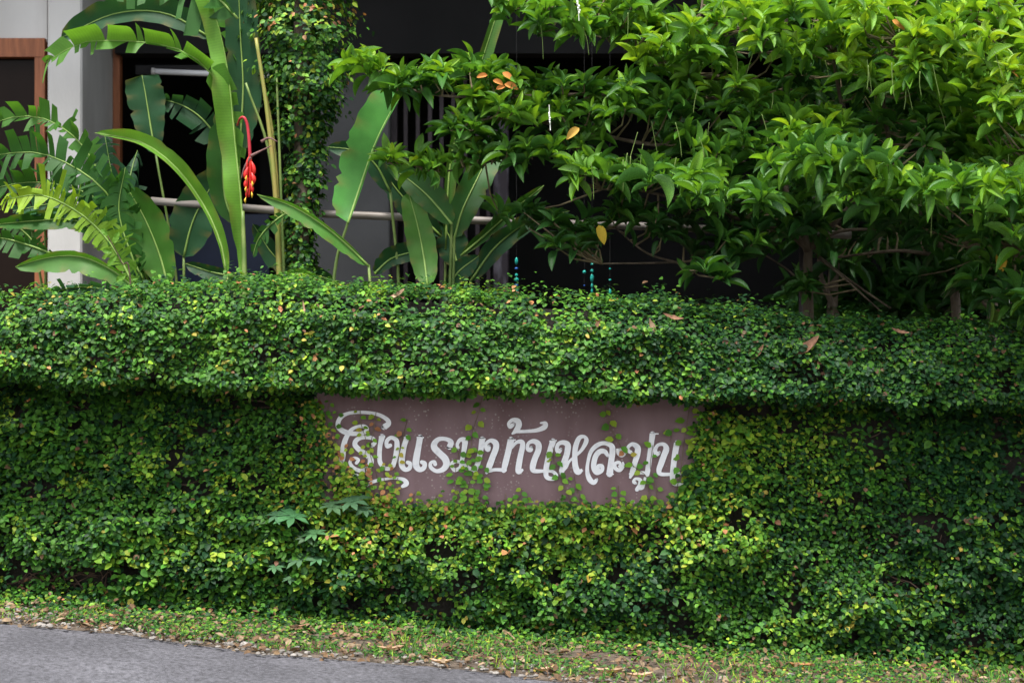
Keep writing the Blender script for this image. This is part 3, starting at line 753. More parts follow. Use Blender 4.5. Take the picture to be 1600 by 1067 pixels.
# ------------------------------------------------------------------ broad-leaved plants behind the wall
def blade(parent, name, pts, wl_, wr_, color, aL=0.3, aR=0.3, torn=0, shape=(0.55, 0.6), Y=0.8, tipcol=None, seed=0, rip=0.05, gap=0.12, droop=0.3, rib=True, ribr=.0055):
    """one leaf: midrib through photo points (px, py, depth offset), half widths in pixels, folds aL / aR"""
    rs = random.Random(seed * 7 + 3)
    pts = [(p[0], p[1], p[2] if len(p) > 2 else 0.0) for p in pts]
    sp = spline(pts, 8)
    P3 = [W(p[0], p[1], Y + p[2]) for p in sp]
    cum = np.concatenate([[0], np.cumsum([(P3[i + 1] - P3[i]).length for i in range(len(P3) - 1)])])
    tot = cum[-1]
    def at(u):
        v = u * tot; j = int(np.clip(np.searchsorted(cum, v), 1, len(P3) - 1))
        f = (v - cum[j - 1]) / max(cum[j] - cum[j - 1], 1e-9)
        return P3[j - 1].lerp(P3[j], f)
    def tan(u): return (at(min(u + .02, 1)) - at(max(u - .02, 0))).normalized()
    s2m = (CAM_D + Y) / F_PX
    a, b = shape
    nm = (a / (a + b)) ** a * (b / (a + b)) ** b
    wid = lambda u: max((max(u, 0) ** a) * (max(1 - u, 0) ** b) / nm, 0.0)
    V = []; F = []; C = []; UV = []
    col = np.array(color); tc_ = np.array(tipcol) if tipcol is not None else col
    def addrow(u, wfac, w, ang, sgn, nseg, shift=0.0, dz=0.0, tw=0.0):
        idx = []
        for k in range(nseg + 1):
            q = k / nseg
            uu = min(max(u + shift * q, 0), 1)
            t = tan(u); s = t.cross(Vector((0, 1, 0)))
            s = s.normalized() if s.length > 1e-4 else Vector((1, 0, 0))
            an = ang + tw * q + .12 * math.sin(u * 7 + seed)
            dirv = (s * sgn * math.cos(an) + Vector((0, -1, 0)) * math.sin(an))
            p = at(u) + t * (shift * q * tot) + dirv * (w * wfac * q * s2m) + Vector((0, 0, -dz * q * q * w * s2m))
            p += Vector((0, 1, 0)) * (q * (1 - q)) * w * s2m * 0.15
            if not torn: p += Vector((0, -1, 0)) * math.sin(u * 19 + sgn + seed) * rip * w * s2m * q
            idx.append(len(V)); V.append(tuple(p))
            brn = 0.0 if torn else (0.0, 0.0, 0.15, .55)[min(3, int(q * 3.01))] * max(0.0, math.sin(u * 31 + seed * 2.1 + sgn)) ** 2 if q > .5 else 0.0
            C.append((col * (1 - u) + tc_ * u) * (1 - brn) + np.array((.22, .15, .05)) * brn); UV.append((u, q * sgn * .5 + .5))
        return idx
    for sgn, w, ang in ((-1, wl_, aL), (1, wr_, aR)):
        if w <= 0: continue
        if not torn:
            prev = None; n = 30
            for i in range(n + 1):
                u = i / n
                row = addrow(u, wid(u) * (1 + 0.03 * math.sin(u * 40 + seed) - (rs.uniform(.05, .22) if rs.random() < .09 else 0)), w, ang, sgn, 3)
                if prev:
                    for k in range(3):
                        f = (prev[k], prev[k + 1], row[k + 1], row[k]); F.append(f if sgn > 0 else f[::-1])
                prev = row
        else:
            u = 0.02
            while u < 0.99:
                du = (1.0 / torn) * rs.choice((.4, .6, .8, 1, 1.3, 1.9)); u1 = min(u + du, 0.995)
                sh = rs.uniform(-.005, .045); tw = rs.uniform(-.35, .6); dz = rs.uniform(0, droop); lf = rs.uniform(.82, 1.08)
                g = du * gap * rs.uniform(.2, 1.3)
                if rs.random() < .05: dz += 0.8
                tp = du * rs.uniform(.0, .22)
                A = addrow(u, wid(u) * lf * rs.uniform(.82, 1), w, ang, sgn, 4, sh + tp, dz, tw)
                B = addrow(u1 - g * .2, wid(u1) * lf, w, ang, sgn, 4, sh - g - tp * .6, dz, tw)
                for k in range(4):
                    f = (A[k], A[k + 1], B[k + 1], B[k]); F.append(f if sgn > 0 else f[::-1])
                u = u1
    o = mesh(name, V, F, M['heli'], parent, colors=C, smooth=True, uvs=UV)
    if rib:
        R = [at(i / 14) + Vector((0, -0.004, 0)) for i in range(15)]
        rr = [(ribr * (1 - i / 14) + 0.0012) for i in range(15)]
        MB().tube(R, rr, 6).build('midrib', M['midrib'], o, True)
    return o

def stalk(parent, name, pts, r0, r1, Y, mat='petiole', n=8):
    sp = spline([(p[0], p[1], p[2] if len(p) > 2 else 0) for p in pts], 6)
    P3 = [W(p[0], p[1], Y + p[2]) for p in sp]
    return MB().tube(P3, list(np.linspace(r0, r1, len(P3))), n).build(name, M[mat], parent, True)

G1 = (0.035, 0.12, 0.022); G2 = (0.065, 0.19, 0.028); G3 = (0.13, 0.30, 0.035); GD = (0.018, 0.065, 0.026); GB = (0.024, 0.085, 0.034)
# feathery torn-leaf plant at the pillar
Y = 0.7
fp = empty('torn_leaf_plant', W(220, 900, Y)); tag(fp, 'clump of arching torn feathery leaves, one tip yellow, in front of the white pillar', 'plant')
fp.location.z = float(gz(fp.location.x))
blade(fp, 'leaf', [(210, 448), (188, 405), (160, 365), (120, 330), (65, 305), (8, 312)], 54, 26, (0.10, 0.24, 0.03), 0.3, 0.6, droop=.7, gap=.08, torn=42, Y=Y - .1, tipcol=(0.27, 0.42, 0.02), seed=1, shape=(.5, .35))
blade(fp, 'leaf', [(232, 440, .1), (205, 370, .1), (165, 300), (110, 258), (50, 238), (-30, 246, -.1)], 54, 32, G1, 0.3, 0.7, torn=38, Y=Y, seed=2, shape=(.5, .35))
blade(fp, 'leaf', [(190, 400, .2), (165, 300, .2), (135, 235, .2), (85, 192, .2), (30, 182, .2), (-30, 200, .2)], 36, 18, G2, 0.3, 0.6, torn=36, Y=Y + .1, seed=3, shape=(.6, .4))
blade(fp, 'leaf', [(205, 440), (190, 360), (178, 290), (164, 212)], 45, 40, GB, 0.5, 0.7, torn=20, Y=Y + .15, seed=4, shape=(.45, .45), droop=.6)
blade(fp, 'leaf', [(215, 430), (198, 330, .05), (205, 270, .1), (215, 235, .2)], 36, 36, GD, 0.6, 0.4, torn=18, Y=Y + .2, seed=5, droop=.8)
blade(fp, 'leaf', [(212, 452), (180, 425), (130, 402), (80, 402), (24, 417)], 12, 30, G2, 0.9, 0.5, Y=Y - .15, seed=6, shape=(.5, .55))
blade(fp, 'leaf', [(262, 445), (250, 400), (228, 345), (200, 295)], 33, 36, G2, 0.5, 0.25, Y=Y + .05, seed=7, shape=(.35, .35))
blade(fp, 'leaf', [(170, 380, .2), (120, 345, .2), (60, 345, .2), (-20, 352, .2)], 20, 22, G1, 0.7, 0.8, Y=Y + .1, seed=8)
blade(fp, 'leaf', [(90, 400, .2), (50, 385, .2), (0, 372, .2), (-40, 380, .2)], 22, 26, G1, 0.5, 0.5, torn=14, Y=Y, seed=9)
blade(fp, 'leaf', [(215, 380, .1), (150, 310, .2), (60, 285, .2), (-40, 300, .2)], 54, 32, G1, .35, .6, torn=34, Y=Y + .25, seed=10, shape=(.5, .35))
blade(fp, 'leaf', [(190, 462, -.35), (150, 450, -.35), (100, 452, -.35), (58, 478, -.4)], 22, 26, GB, 0.6, 0.4, torn=14, Y=Y - .35, seed=11)
blade(fp, 'leaf', [(222, 440, .15), (196, 370, .15), (150, 330, .15), (90, 318, .15), (20, 330, .15)], 42, 26, GB, .3, .6, torn=30, Y=Y + .15, seed=12, shape=(.5, .35))
blade(fp, 'leaf', [(226, 440, -.05), (206, 400, -.05), (186, 330, -.05), (196, 262, -.05)], 34, 30, G1, .5, .5, torn=22, Y=Y, seed=13, shape=(.45, .4), droop=.9)
blade(fp, 'leaf', [(70, 420, .3), (60, 390, .3), (35, 360, .3), (0, 345, .3)], 26, 18, G1, .4, .6, torn=16, Y=Y + .1, seed=14)
stalk(fp, 'petiole', [(240, 900), (225, 600), (210, 446)], .016, .010, Y - .1)
stalk(fp, 'petiole', [(245, 900), (240, 600), (232, 438, .1)], .016, .010, Y)
stalk(fp, 'petiole', [(225, 900), (205, 560), (190, 398, .2)], .014, .008, Y + .1)
stalk(fp, 'petiole', [(270, 900), (268, 600), (262, 444)], .014, .008, Y + .05)
stalk(fp, 'petiole', [(212, 900), (218, 600), (212, 450)], .014, .008, Y - .15)
stalk(fp, 'petiole', [(215, 900), (215, 600), (205, 438)], .014, .008, Y + .15)
stalk(fp, 'petiole', [(230, 900), (228, 600), (215, 428)], .014, .008, Y + .2)
for a_ in ((60, 430), (48, 370), (70, 350)):
    stalk(fp, 'petiole', [(78, 900, .3), (72, 520, .3), (a_[0], a_[1] - 20, .2)], .010, .005, Y + .1)

# tall heliconia with the hanging red flower
Y = 0.75
hp = empty('heliconia_plant', W(383, 900, Y)); hp.location.z = float(gz(hp.location.x))
tag(hp, 'tall heliconia with a hanging red and yellow flower beside the fig-covered post', 'plant')
blade(hp, 'leaf', [(381, 440), (378, 330, .02), (366, 210, .04), (356, 110, .06), (338, 30, .08), (305, -50, .1)], 6, 28, G3, 1.2, 0.45, Y=Y - .1, seed=21, shape=(.55, .35), rip=.45)
blade(hp, 'leaf', [(372, 330, .1), (362, 205, .1), (340, 130, .05), (300, 88), (250, 70), (180, 64), (125, 68), (72, 98)], 48, 22, (0.095, 0.24, 0.035), 0.4, 0.9, torn=19, Y=Y - .1, seed=22, shape=(.95, .35), droop=.35, gap=.15)
blade(hp, 'leaf', [(330, 60, .2), (260, 22, .2), (180, 22, .2), (95, 60, .2)], 30, 26, GB, 0.5, 0.6, Y=Y + .2, seed=23, shape=(.5, .5))
blade(hp, 'leaf', [(354, 432), (345, 380), (318, 320), (275, 262), (220, 222), (148, 208)], 20, 11, G3, 0.55, 1.1, Y=Y - .15, seed=24, shape=(.6, .55), rip=.15)
blade(hp, 'leaf', [(243, 240), (236, 200), (228, 150), (222, 118)], 30, 30, GB, 0.2, 0.2, Y=Y + .35, seed=25, shape=(.45, .12))
blade(hp, 'leaf', [(352, 232, .2), (318, 188, .2), (285, 165, .2), (250, 155, .2)], 34, 34, GD, 0.4, 0.3, torn=6, Y=Y + .2, seed=26, shape=(.35, .4))
blade(hp, 'leaf', [(287, 402), (300, 350), (322, 305), (352, 262)], 38, 36, GB, 0.4, 0.3, Y=Y + .25, seed=27, shape=(.4, .5))
blade(hp, 'leaf', [(374, 240, .1), (380, 140, .1), (376, 60, .1), (372, -40, .1)], 34, 26, GB, 0.3, 0.4, Y=Y + .1, seed=28, shape=(.4, .3))
blade(hp, 'leaf', [(366, 432), (330, 425), (290, 412)], 12, 16, GB, .5, .5, Y=Y + .2, seed=29)
blade(hp, 'leaf', [(368, 350, .1), (352, 310, .1), (348, 240, .1), (356, 150, .1)], 18, 26, G1, .5, .3, Y=Y + .05, seed=30)
blade(hp, 'leaf', [(396, 130, .1), (372, 60, .1), (350, 10, .1), (320, -60, .1)], 30, 34, G2, .5, .5, torn=14, Y=Y + .15, seed=31)
blade(hp, 'leaf', [(372, 30, .0), (330, -10), (260, -40), (150, -20)], 34, 50, G1, .5, .5, torn=14, Y=Y, seed=32)
blade(hp, 'leaf', [(440, 60, .2), (420, 10, .2), (395, -30, .2)], 20, 20, G2, .5, .5, Y=Y + .1, seed=33)
stalk(hp, 'stem', [(386, 900), (384, 640), (382, 430), (379, 330, .02)], .022, .010, Y - .1)
stalk(hp, 'stem', [(392, 900, .1), (385, 640, .1), (376, 420, .1), (373, 240, .1)], .018, .008, Y)
stalk(hp, 'petiole', [(300, 900, .1), (285, 600, .1), (275, 430, .1), (243, 238, .1)], .012, .006, Y + .25)
stalk(hp, 'petiole', [(296, 900), (290, 600), (287, 400)], .012, .007, Y + .25)
stalk(hp, 'petiole', [(372, 900), (362, 600), (354, 430)], .013, .008, Y - .15)
stalk(hp, 'petiole', [(378, 900, .1), (370, 600, .1), (366, 430, .1)], .012, .007, Y + .1)
fl = stalk(hp, 'flower_stalk', [(371, 196, .08), (375, 186, .02), (381, 184), (386, 194), (389, 216), (391, 250)], .006, .009, Y - .18, 'stalk_red')
fw = stalk(hp, 'flower_axis', [(391, 246), (391, 280), (389, 308)], .010, .004, Y - .185, 'red')
def bract(c, d, side, L, w):
    # boat-shaped bract: two keeled flanks, red at the base and yellow along the lower rim
    V = []; F = []; n = 6
    for i in range(n + 1):
        u = i / n; ww = w * math.sin(math.pi * (u * .88 + .08)) ** .8
        m = c + d * (u * L) + side * (ww * .55)
        V += [m + Vector((0, .006, 0)) - side * ww * .6, m + Vector((0, -ww * .9, 0)), m + side * ww * .75 + Vector((0, .002, 0))]
    for i in range(n):
        for k in range(2): a_ = i * 3 + k; F.append((a_, a_ + 3, a_ + 4, a_ + 1))
    o = mesh('bract', V, F, M['red'], fw, smooth=True)
for k in range(7):
    sd = 1 if k % 2 else -1
    c = W(391 - k * .35 + sd * 1.2, 244 + k * 8.5, Y - .19 - .002 * k)
    bract(c, Vector((sd * .14, -.05, -1)).normalized(), Vector((sd, 0, 0)), .085 - .006 * k, (.011, .016, .019, .019, .017, .013, .009)[k])
    if k > 1:
        t0_ = c + Vector((sd * .010, -.012, -.045)); MB().tube([t0_, t0_ + Vector((sd * .004, -.006, -.016)), t0_ + Vector((sd * .002, 0, -.034))], [.001, .006, .001], 6).build('bract_tip', M['bract_tip'], fw, True)
for pp in ([(392, 246), (382, 262), (377, 280)], [(392, 244), (408, 236), (424, 228)], [(408, 222), (420, 216), (434, 222)]):
    stalk(hp, 'dry_bract', pp, .009, .002, Y - .19, 'dry_bract', 5)

# broad paddle-leaf heliconias right of the post
Y = 0.6
hc = empty('heliconia_plant', W(530, 900, Y)); hc.location.z = float(gz(hc.location.x))
tag(hc, 'heliconia with one broad upright paddle leaf before the grey column', 'plant')
blade(hc, 'leaf', [(544, 348, -.1), (560, 300, .0), (588, 220, .1), (626, 146, .22)], 8, 45, (0.075, 0.26, 0.05), 1.1, 0.25, Y=Y - .1, seed=41, shape=(.28, .16), rip=.05)
blade(hc, 'leaf', [(610, 300, .1), (585, 255, .1), (550, 235, .1), (512, 230, .1)], 18, 20, GB, .5, .4, Y=Y + .1, seed=42)
blade(hc, 'leaf', [(576, 416), (545, 385), (505, 352), (455, 322), (402, 304)], 9, 20, G2, 1.0, .5, Y=Y - .15, seed=43, shape=(.6, .7))
blade(hc, 'leaf', [(505, 440), (470, 428), (436, 432)], 10, 12, G2, .6, .6, Y=Y - .1, seed=44)
blade(hc, 'leaf', [(462, 325, .1), (430, 345, .1), (405, 372, .1), (395, 400, .1)], 14, 14, G1, .5, .5, torn=10, Y=Y, seed=45)
blade(hc, 'leaf', [(525, 440, .3), (440, 410, .3), (395, 350, .3)], 22, 22, GB, .5, .5, Y=Y + .15, seed=46)
stalk(hc, 'petiole', [(500, 900), (512, 600), (523, 425), (544, 346)], .012, .007, Y - .1)
stalk(hc, 'petiole', [(600, 900), (590, 600), (576, 414)], .012, .007, Y - .15)
stalk(hc, 'petiole', [(620, 900, .1), (625, 500, .1), (610, 300, .1)], .012, .007, Y + .1)
stalk(hc, 'petiole', [(520, 900, .3), (522, 600, .3), (525, 438, .3)], .010, .006, Y + .15)

Y = 0.7
hd = empty('heliconia_plant', W(690, 900, Y)); hd.location.z = float(gz(hd.location.x))
tag(hd, 'low heliconia clump of dark hanging and upright leaves in front of the vertical bars', 'plant')
blade(hd, 'leaf', [(706, 350, -.1), (672, 310), (640, 282, .06), (604, 258, .1)], 26, 22, G1, .35, .5, Y=Y - .05, seed=51, shape=(.45, .6))
blade(hd, 'leaf', [(690, 370, .1), (650, 330, .1), (615, 290, .1), (590, 250, .1)], 24, 22, GD, .5, .4, Y=Y + .15, seed=52)
blade(hd, 'leaf', [(668, 446, -.15), (662, 400, -.06), (652, 350, .03), (638, 300, .12)], 23, 23, (0.075, 0.2, 0.03), .25, .25, Y=Y - .12, seed=53, shape=(.35, .35), rip=.12)
blade(hd, 'leaf', [(710, 372), (722, 330, .05), (748, 275, .14), (778, 215, .25)], 26, 24, (0.04, 0.135, 0.03), .25, .3, Y=Y - .05, seed=54, shape=(.4, .3), rip=.1)
blade(hd, 'leaf', [(696, 390, .2), (706, 240, .2), (745, 120, .2), (790, -20, .2)], 16, 10, (0.06, 0.16, 0.025), .4, .8, Y=Y + .1, seed=55, shape=(.4, .3))
blade(hd, 'leaf', [(585, 428), (610, 405), (640, 395), (668, 388)], 16, 20, GB, .5, .4, Y=Y + .1, seed=56)
blade(hd, 'leaf', [(700, 450), (716, 425), (748, 400)], 18, 16, GB, .4, .4, Y=Y, seed=57)
blade(hd, 'leaf', [(716, 420, .1), (706, 380, .1), (690, 345, .1)], 26, 26, GD, .4, .4, Y=Y + .2, seed=58)
blade(hd, 'leaf', [(720, 400, .1), (755, 370, .1), (800, 330, .1), (850, 290, .1)], 10, 12, G1, .5, .5, Y=Y + .1, seed=59)
blade(hd, 'leaf', [(735, 440, .1), (775, 385, .1), (830, 345, .1), (890, 330, .1)], 20, 18, GB, .5, .5, Y=Y + .1, seed=60)
stalk(hd, 'petiole', [(690, 900), (698, 600), (706, 348)], .012, .007, Y - .05)
stalk(hd, 'petiole', [(680, 900), (676, 600), (668, 444)], .012, .007, Y - .12)
stalk(hd, 'petiole', [(700, 900), (704, 600), (710, 370)], .012, .007, Y - .05)
stalk(hd, 'petiole', [(694, 900, .2), (695, 600, .2), (696, 388, .2)], .012, .007, Y + .1)
stalk(hd, 'petiole', [(740, 900, .1), (738, 600, .1), (735, 438, .1)], .010, .006, Y + .1)

# small leafy seedling in front of the pillar
sp_ = empty('seedling', W(190, 900, .35)); sp_.location.z = float(gz(sp_.location.x)); tag(sp_, 'thin reddish seedling with a few small pale leaves below the torn leaves', 'plant')
stalk(sp_, 'stem', [(215, 900), (205, 460), (190, 410), (168, 368)], .006, .002, .35, 'vinestem', 5)
for (a_, b_, c_, d_) in ((168, 368, 158, 358), (178, 380, 186, 362), (175, 394, 160, 392), (182, 400, 168, 416), (196, 430, 182, 440)):
    blade(sp_, 'leaf', [(a_, b_), ((a_ + c_) / 2, (b_ + d_) / 2 - 1), (c_, d_)], 5, 5, G3, .3, .3, Y=.33, seed=a_, rib=False)

# ------------------------------------------------------------------ rail pipe on two posts
rail = empty('rail_pipe', W(760, 345, 1.0)); tag(rail, 'weathered grey horizontal pipe rail running behind the plants above the wall', 'rail')
Yr = 1.0
MB().tube([W(236, 314, Yr), W(500, 334, Yr), W(780, 346, Yr), W(1010, 354, Yr), W(1330, 368, Yr)], .021, 12).build('pipe', M['pipe'], rail, True)
for px in (474, 1255):
    p = W(px, 340, Yr + .04)
    MB().tube([Vector((p.x, Yr + .055, float(gz(p.x)) - .1)), Vector((p.x, Yr + .055, hz(362, Yr) + 0.0))], .022, 8).build('support', M['purple_bar'], rail, True)

for px, py0, py1, m1, m2, Yb in ((807, 408, 462, 'bead_blue', 'bead_teal', 1.5), (925, 402, 466, 'bead_teal', 'bead_teal', 1.4), (913, 425, 450, 'bead_blue', 'bead_teal', 1.7), (953, 420, 458, 'bead_teal', 'bead_teal', 1.7)):
    bs_ = empty('bead_string', W(px, py1, Yb))
    tag(bs_, {807: 'short string of blue and teal glass beads hanging beside the dark post', 925: 'thick string of bright teal glass beads hanging in the dark opening', 913: 'sparse thread of tiny mixed beads just beside the thick teal string', 953: 'sparse thread of tiny teal beads hanging apart in the dark opening'}[px], 'beads', 'bead strings hanging in the dark opening')
    top = W(px, 120, Yb + 2.0)
    MB().tube([W(px, py1, Yb), Vector((W(px, py1, Yb).x, Yb, 4.7))], .0007, 4).build('cord', M['cord'], bs_)
    k = 0
    py = py0
    while py < py1:
        c = W(px, py, Yb); r_ = random.uniform(.006, .015) * (0.7 if px in (913, 953) else 1)
        el_ = random.choice((.7, 1, 1, 1.5, 2.2))
        P3 = [c + Vector((0, 0, r_ * el_ * math.cos(a))) for a in np.linspace(0.05, math.pi - .05, 6)]
        MB().tube(P3, [max(r_ * math.sin(a), .001) for a in np.linspace(0.05, math.pi - .05, 6)], 8).build('bead', M[random.choice((m1, m2))], bs_, True)
        py += random.uniform(7, 13) if px in (807, 925) else random.uniform(14, 22); k += 1

# ------------------------------------------------------------------ post wrapped in creeping fig
vp = empty('fig_covered_post', W(470, 900, .95)); vp.location.z = float(gz(vp.location.x))
tag(vp, 'tall slim post swallowed by dark small-leaved creeper, wider at the top', 'creeper')
Yv = .95
MB().tube([W(472, 1000, Yv), W(470, 450, Yv), W(472, 200, Yv), W(470, -160, Yv)], [.05, .045, .042, .04], 9).build('post', M['bark'], vp, True)
n = 15000
py = RNG.uniform(-140, 450, n)
hw = np.interp(py, [-140, -20, 60, 130, 170, 230, 300, 360, 450], [76, 80, 84, 70, 52, 38, 30, 28, 32]); cx = np.interp(py, [-140, 0, 100, 160, 300, 450], [470, 470, 482, 480, 472, 468])
kp = RNG.random(n) < hw / 78 * 1.1; py = py[kp]; hw = hw[kp]; cx = cx[kp]; n = len(py)
an = RNG.uniform(0, 2 * math.pi, n); rr = hw * (0.35 + 0.65 * RNG.random(n) ** .5) * (0.5 + .85 * vnoise(an * .8, py / 34, 1.2, 30)) * (1 + .35 * (RNG.random(n) < .08) * (py < 260))
d = CAM_D + Yv
P = np.stack([(cx + rr * np.cos(an) - 800) * d / F_PX, Yv + rr * np.sin(an) * d / F_PX * .8, CAM_Z - (py - 533.5) * d / F_PX], 1)
gap = (vnoise(an * 1.5, py / 30, 1.6, 31) > .62) & (RNG.random(n) < .8)
P = P[~gap]; an = an[~gap]; py = py[~gap]; n = len(P)
pr = np.tile([.26, .32, .38, .16, .05, .005, .01, .01], (n, 1)); pr[:, 4] += .15 * (py < 60); pr[:, 6] += .10 * (py < 50)
C = pick(n, pr)
N = np.stack([np.cos(an) * .7 + RNG.normal(0, .35, n), np.sin(an) * .7 + RNG.normal(0, .35, n) - .1, .55 + RNG.normal(0, .35, n)], 1)
T = np.stack([RNG.normal(0, .8, n), RNG.normal(0, .6, n), -.5 + RNG.normal(0, .4, n)], 1)
L = RNG.uniform(.024, .042, n)
o = leaf_cloud('foliage', P, N, T, L, L * .8, C, M['fig'], vp); tag(o, kind='stuff')
cs = empty('yellow_cane', W(425, 900, .8)); cs.location.z = float(gz(cs.location.x)); tag(cs, 'bundle of thin yellowish canes leaning against the fig-covered post', 'cane')
stalk(cs, 'cane', [(450, 900), (440, 560), (432, 330), (418, 180), (400, 60)], .018, .009, .75, 'cane')
stalk(cs, 'cane', [(440, 900, .1), (436, 500, .1), (424, 260, .05), (384, 130)], .012, .006, .74, 'petiole')
stalk(cs, 'cane', [(456, 900, .1), (448, 560, .1), (440, 330, .1), (432, 110, .1)], .010, .006, .72, 'petiole')
stalk(cs, 'cane', [(446, 900, .1), (441, 500, .1), (430, 240, .1), (404, 90, .1)], .009, .006, .77, 'cane')

# ------------------------------------------------------------------ shrubs
def big_leaf_template(nseg=6, droop=0.22, fold=0.18, wprof=(.6, .62)):
    a, b = wprof; nm = (a / (a + b)) ** a * (b / (a + b)) ** b
    V = []; F = []
    for i in range(nseg + 1):
        u = i / nseg
        w = (u ** a) * ((1 - u) ** b) / nm * .5
        x = u * (1 - .08 * u * droop * 4); z = 0.12 * u - droop * u * u * 1.6
        V += [(x, -w, z + fold * w), (x, 0, z), (x, w, z + fold * w)]
    for i in range(nseg):
        k = i * 3
        F += [(k, k + 3, k + 4, k + 1), (k + 1, k + 4, k + 5, k + 2)]
    return np.array(V), F
TB = [big_leaf_template(6, d_, f_, w_) for d_, f_, w_ in ((.10, .5, (.65, .75)), (.18, .4, (.65, .8)), (.28, .6, (.7, .75)))]
F_TB = TB[0][1]
SPAL = np.array([(0.027, 0.095, 0.020), (0.050, 0.155, 0.024), (0.092, 0.230, 0.027), (0.150, 0.320, 0.026), (0.270, 0.430, 0.030)])

class Crown:
    def __init__(s): s.P = []; s.N = []; s.T = []; s.L = []; s.W = []; s.C = []; s.tw = []
    def rosette(s, c, axis, n, L, shade, spread=1.0, rs=random):
        axis = Vector(axis).normalized()
        a = axis.cross(Vector((.3, 1, .2))).normalized(); b = axis.cross(a)
        ph = rs.uniform(0, 6.28)
        for k in range(n):
            an = ph + k * 2.4
            q = k / max(n - 1, 1)                         # 0 = young leaf at the tip, 1 = old, lower leaf
            el = math.radians(58 - 58 * q * spread + rs.uniform(-20, 20))
            rad = a * math.cos(an) + b * math.sin(an)
            t = rad * math.cos(el) + axis * math.sin(el)
            nn = axis * math.cos(el) - rad * math.sin(el) + Vector((rs.gauss(0, .3), rs.gauss(0, .3), rs.gauss(0, .3)))
            l = L * (0.62 + 0.5 * q) * rs.uniform(.6, 1.25)
            s.P.append(c - axis * (q * .05 * L / .17) + rad * .008); s.N.append(nn); s.T.append(t); s.L.append(l); s.W.append(l * rs.uniform(.24, .36))
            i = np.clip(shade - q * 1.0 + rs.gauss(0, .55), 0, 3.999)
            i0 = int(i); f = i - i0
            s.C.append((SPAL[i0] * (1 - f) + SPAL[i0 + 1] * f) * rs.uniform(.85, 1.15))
    def build(s, parent, limit=300):
        P = np.array([tuple(p) for p in s.P]); N = np.array([tuple(p) for p in s.N]); T = np.array([tuple(p) for p in s.T]); L = np.array(s.L); Wd = np.array(s.W); C = np.array(s.C)
        qx, qy = px_of(P)
        vis = (qx > -10) & (qx < 1610) & (qy > -10) & (qy < 560)
        Nn, Tn, Bn = frames(N, T)
        score = L * (0.25 + np.abs(Nn[:, 1])) / (CAM_D + P[:, 1]) - 0.02 * P[:, 1] - 10.0 * (~vis)
        order = np.argsort(-score)
        ind = order[:limit]; rest = order[limit:]
        meshes = {}
        for i in ind:
            ck = int(np.argmin(np.sum((SPAL - C[i]) ** 2, axis=1))); tk = int(i) % 3; fk = (int(i) // 3) % 3
            key = (ck, tk, fk)
            if key not in meshes:
                me = bpy.data.meshes.new('shrub_leaf'); V_, F_ = TB[tk]
                me.from_pydata([tuple(v) for v in V_], [], F_)
                at = me.color_attributes.new('Col', 'FLOAT_COLOR', 'POINT'); c = np.ones((len(V_), 4), np.float32); c[:, :3] = SPAL[ck] * (.85, 1.0, 1.2)[fk]
                at.data.foreach_set('color', c.ravel())
                ul = me.uv_layers.new(name='UVMap'); vi = np.empty(len(me.loops), np.int32); me.loops.foreach_get('vertex_index', vi)
                ul.data.foreach_set('uv', V_[vi][:, :2].astype(np.float32).ravel())
                me.polygons.foreach_set('use_smooth', np.ones(len(F_), bool)); me.materials.append(M['shrub'])
                meshes[key] = me
            put(meshes[key], 'leaf', parent, leaf_matrix(P[i], N[i], T[i], L[i], Wd[i] * 1.0))
        sel = rest
        # one joined part for the leaves past the limit
        Vt = TB[1][0]
        o = leaf_cloud('foliage', P[sel], N[sel], T[sel], L[sel], Wd[sel], C[sel], M['shrub'], parent, Vt, F_TB)
        tag(o, kind='stuff')
        return o

def limb(parent, name, pts, r0, r1, mat='bark'):
    sp = spline([(p[0], p[1], p[2]) for p in pts], 6)
    P3 = [W(p[0], p[1], p[2]) for p in sp]
    MB().tube(P3, list(np.linspace(r0, r1, len(P3))), 8).build(name, M[mat], parent, True)
    return P3

def grow(crown, skel, clusters, rs, size=.17, twigs=None, dens=1.0):
    for cx, cy, rx_, ry_, y0, y1, n, shade in clusters:  # shade: light put into leaf colour, brighter upper clusters, darker inner ones
        for _ in range(int(round(n * dens))):
            a = rs.uniform(0, 6.28); q = math.sqrt(rs.random())
            Yc = rs.uniform(y0, y1)
            c = W(cx + rx_ * q * math.cos(a), cy + ry_ * q * math.sin(a), Yc)
            axis = Vector((rs.gauss(0, .55), -.15 + rs.gauss(0, .45), 1))
            crown.rosette(c, axis, rs.randint(8, 13), size * rs.uniform(.8, 1.15), shade + rs.gauss(0, .35), 1.0, rs)
            if twigs is not None and skel:
                k = min(range(len(skel)), key=lambda j: (skel[j] - c).length + max(0, skel[j].z - c.z) * .8)
                s0 = skel[k]
                if (s0 - c).length < .5:
                    m = s0.lerp(c, .55) + Vector((rs.gauss(0, .02), rs.gauss(0, .02), -.03))
                    twigs.tube([s0, m, c - axis.normalized() * .02], [.006, .0045, .003], 5, False)

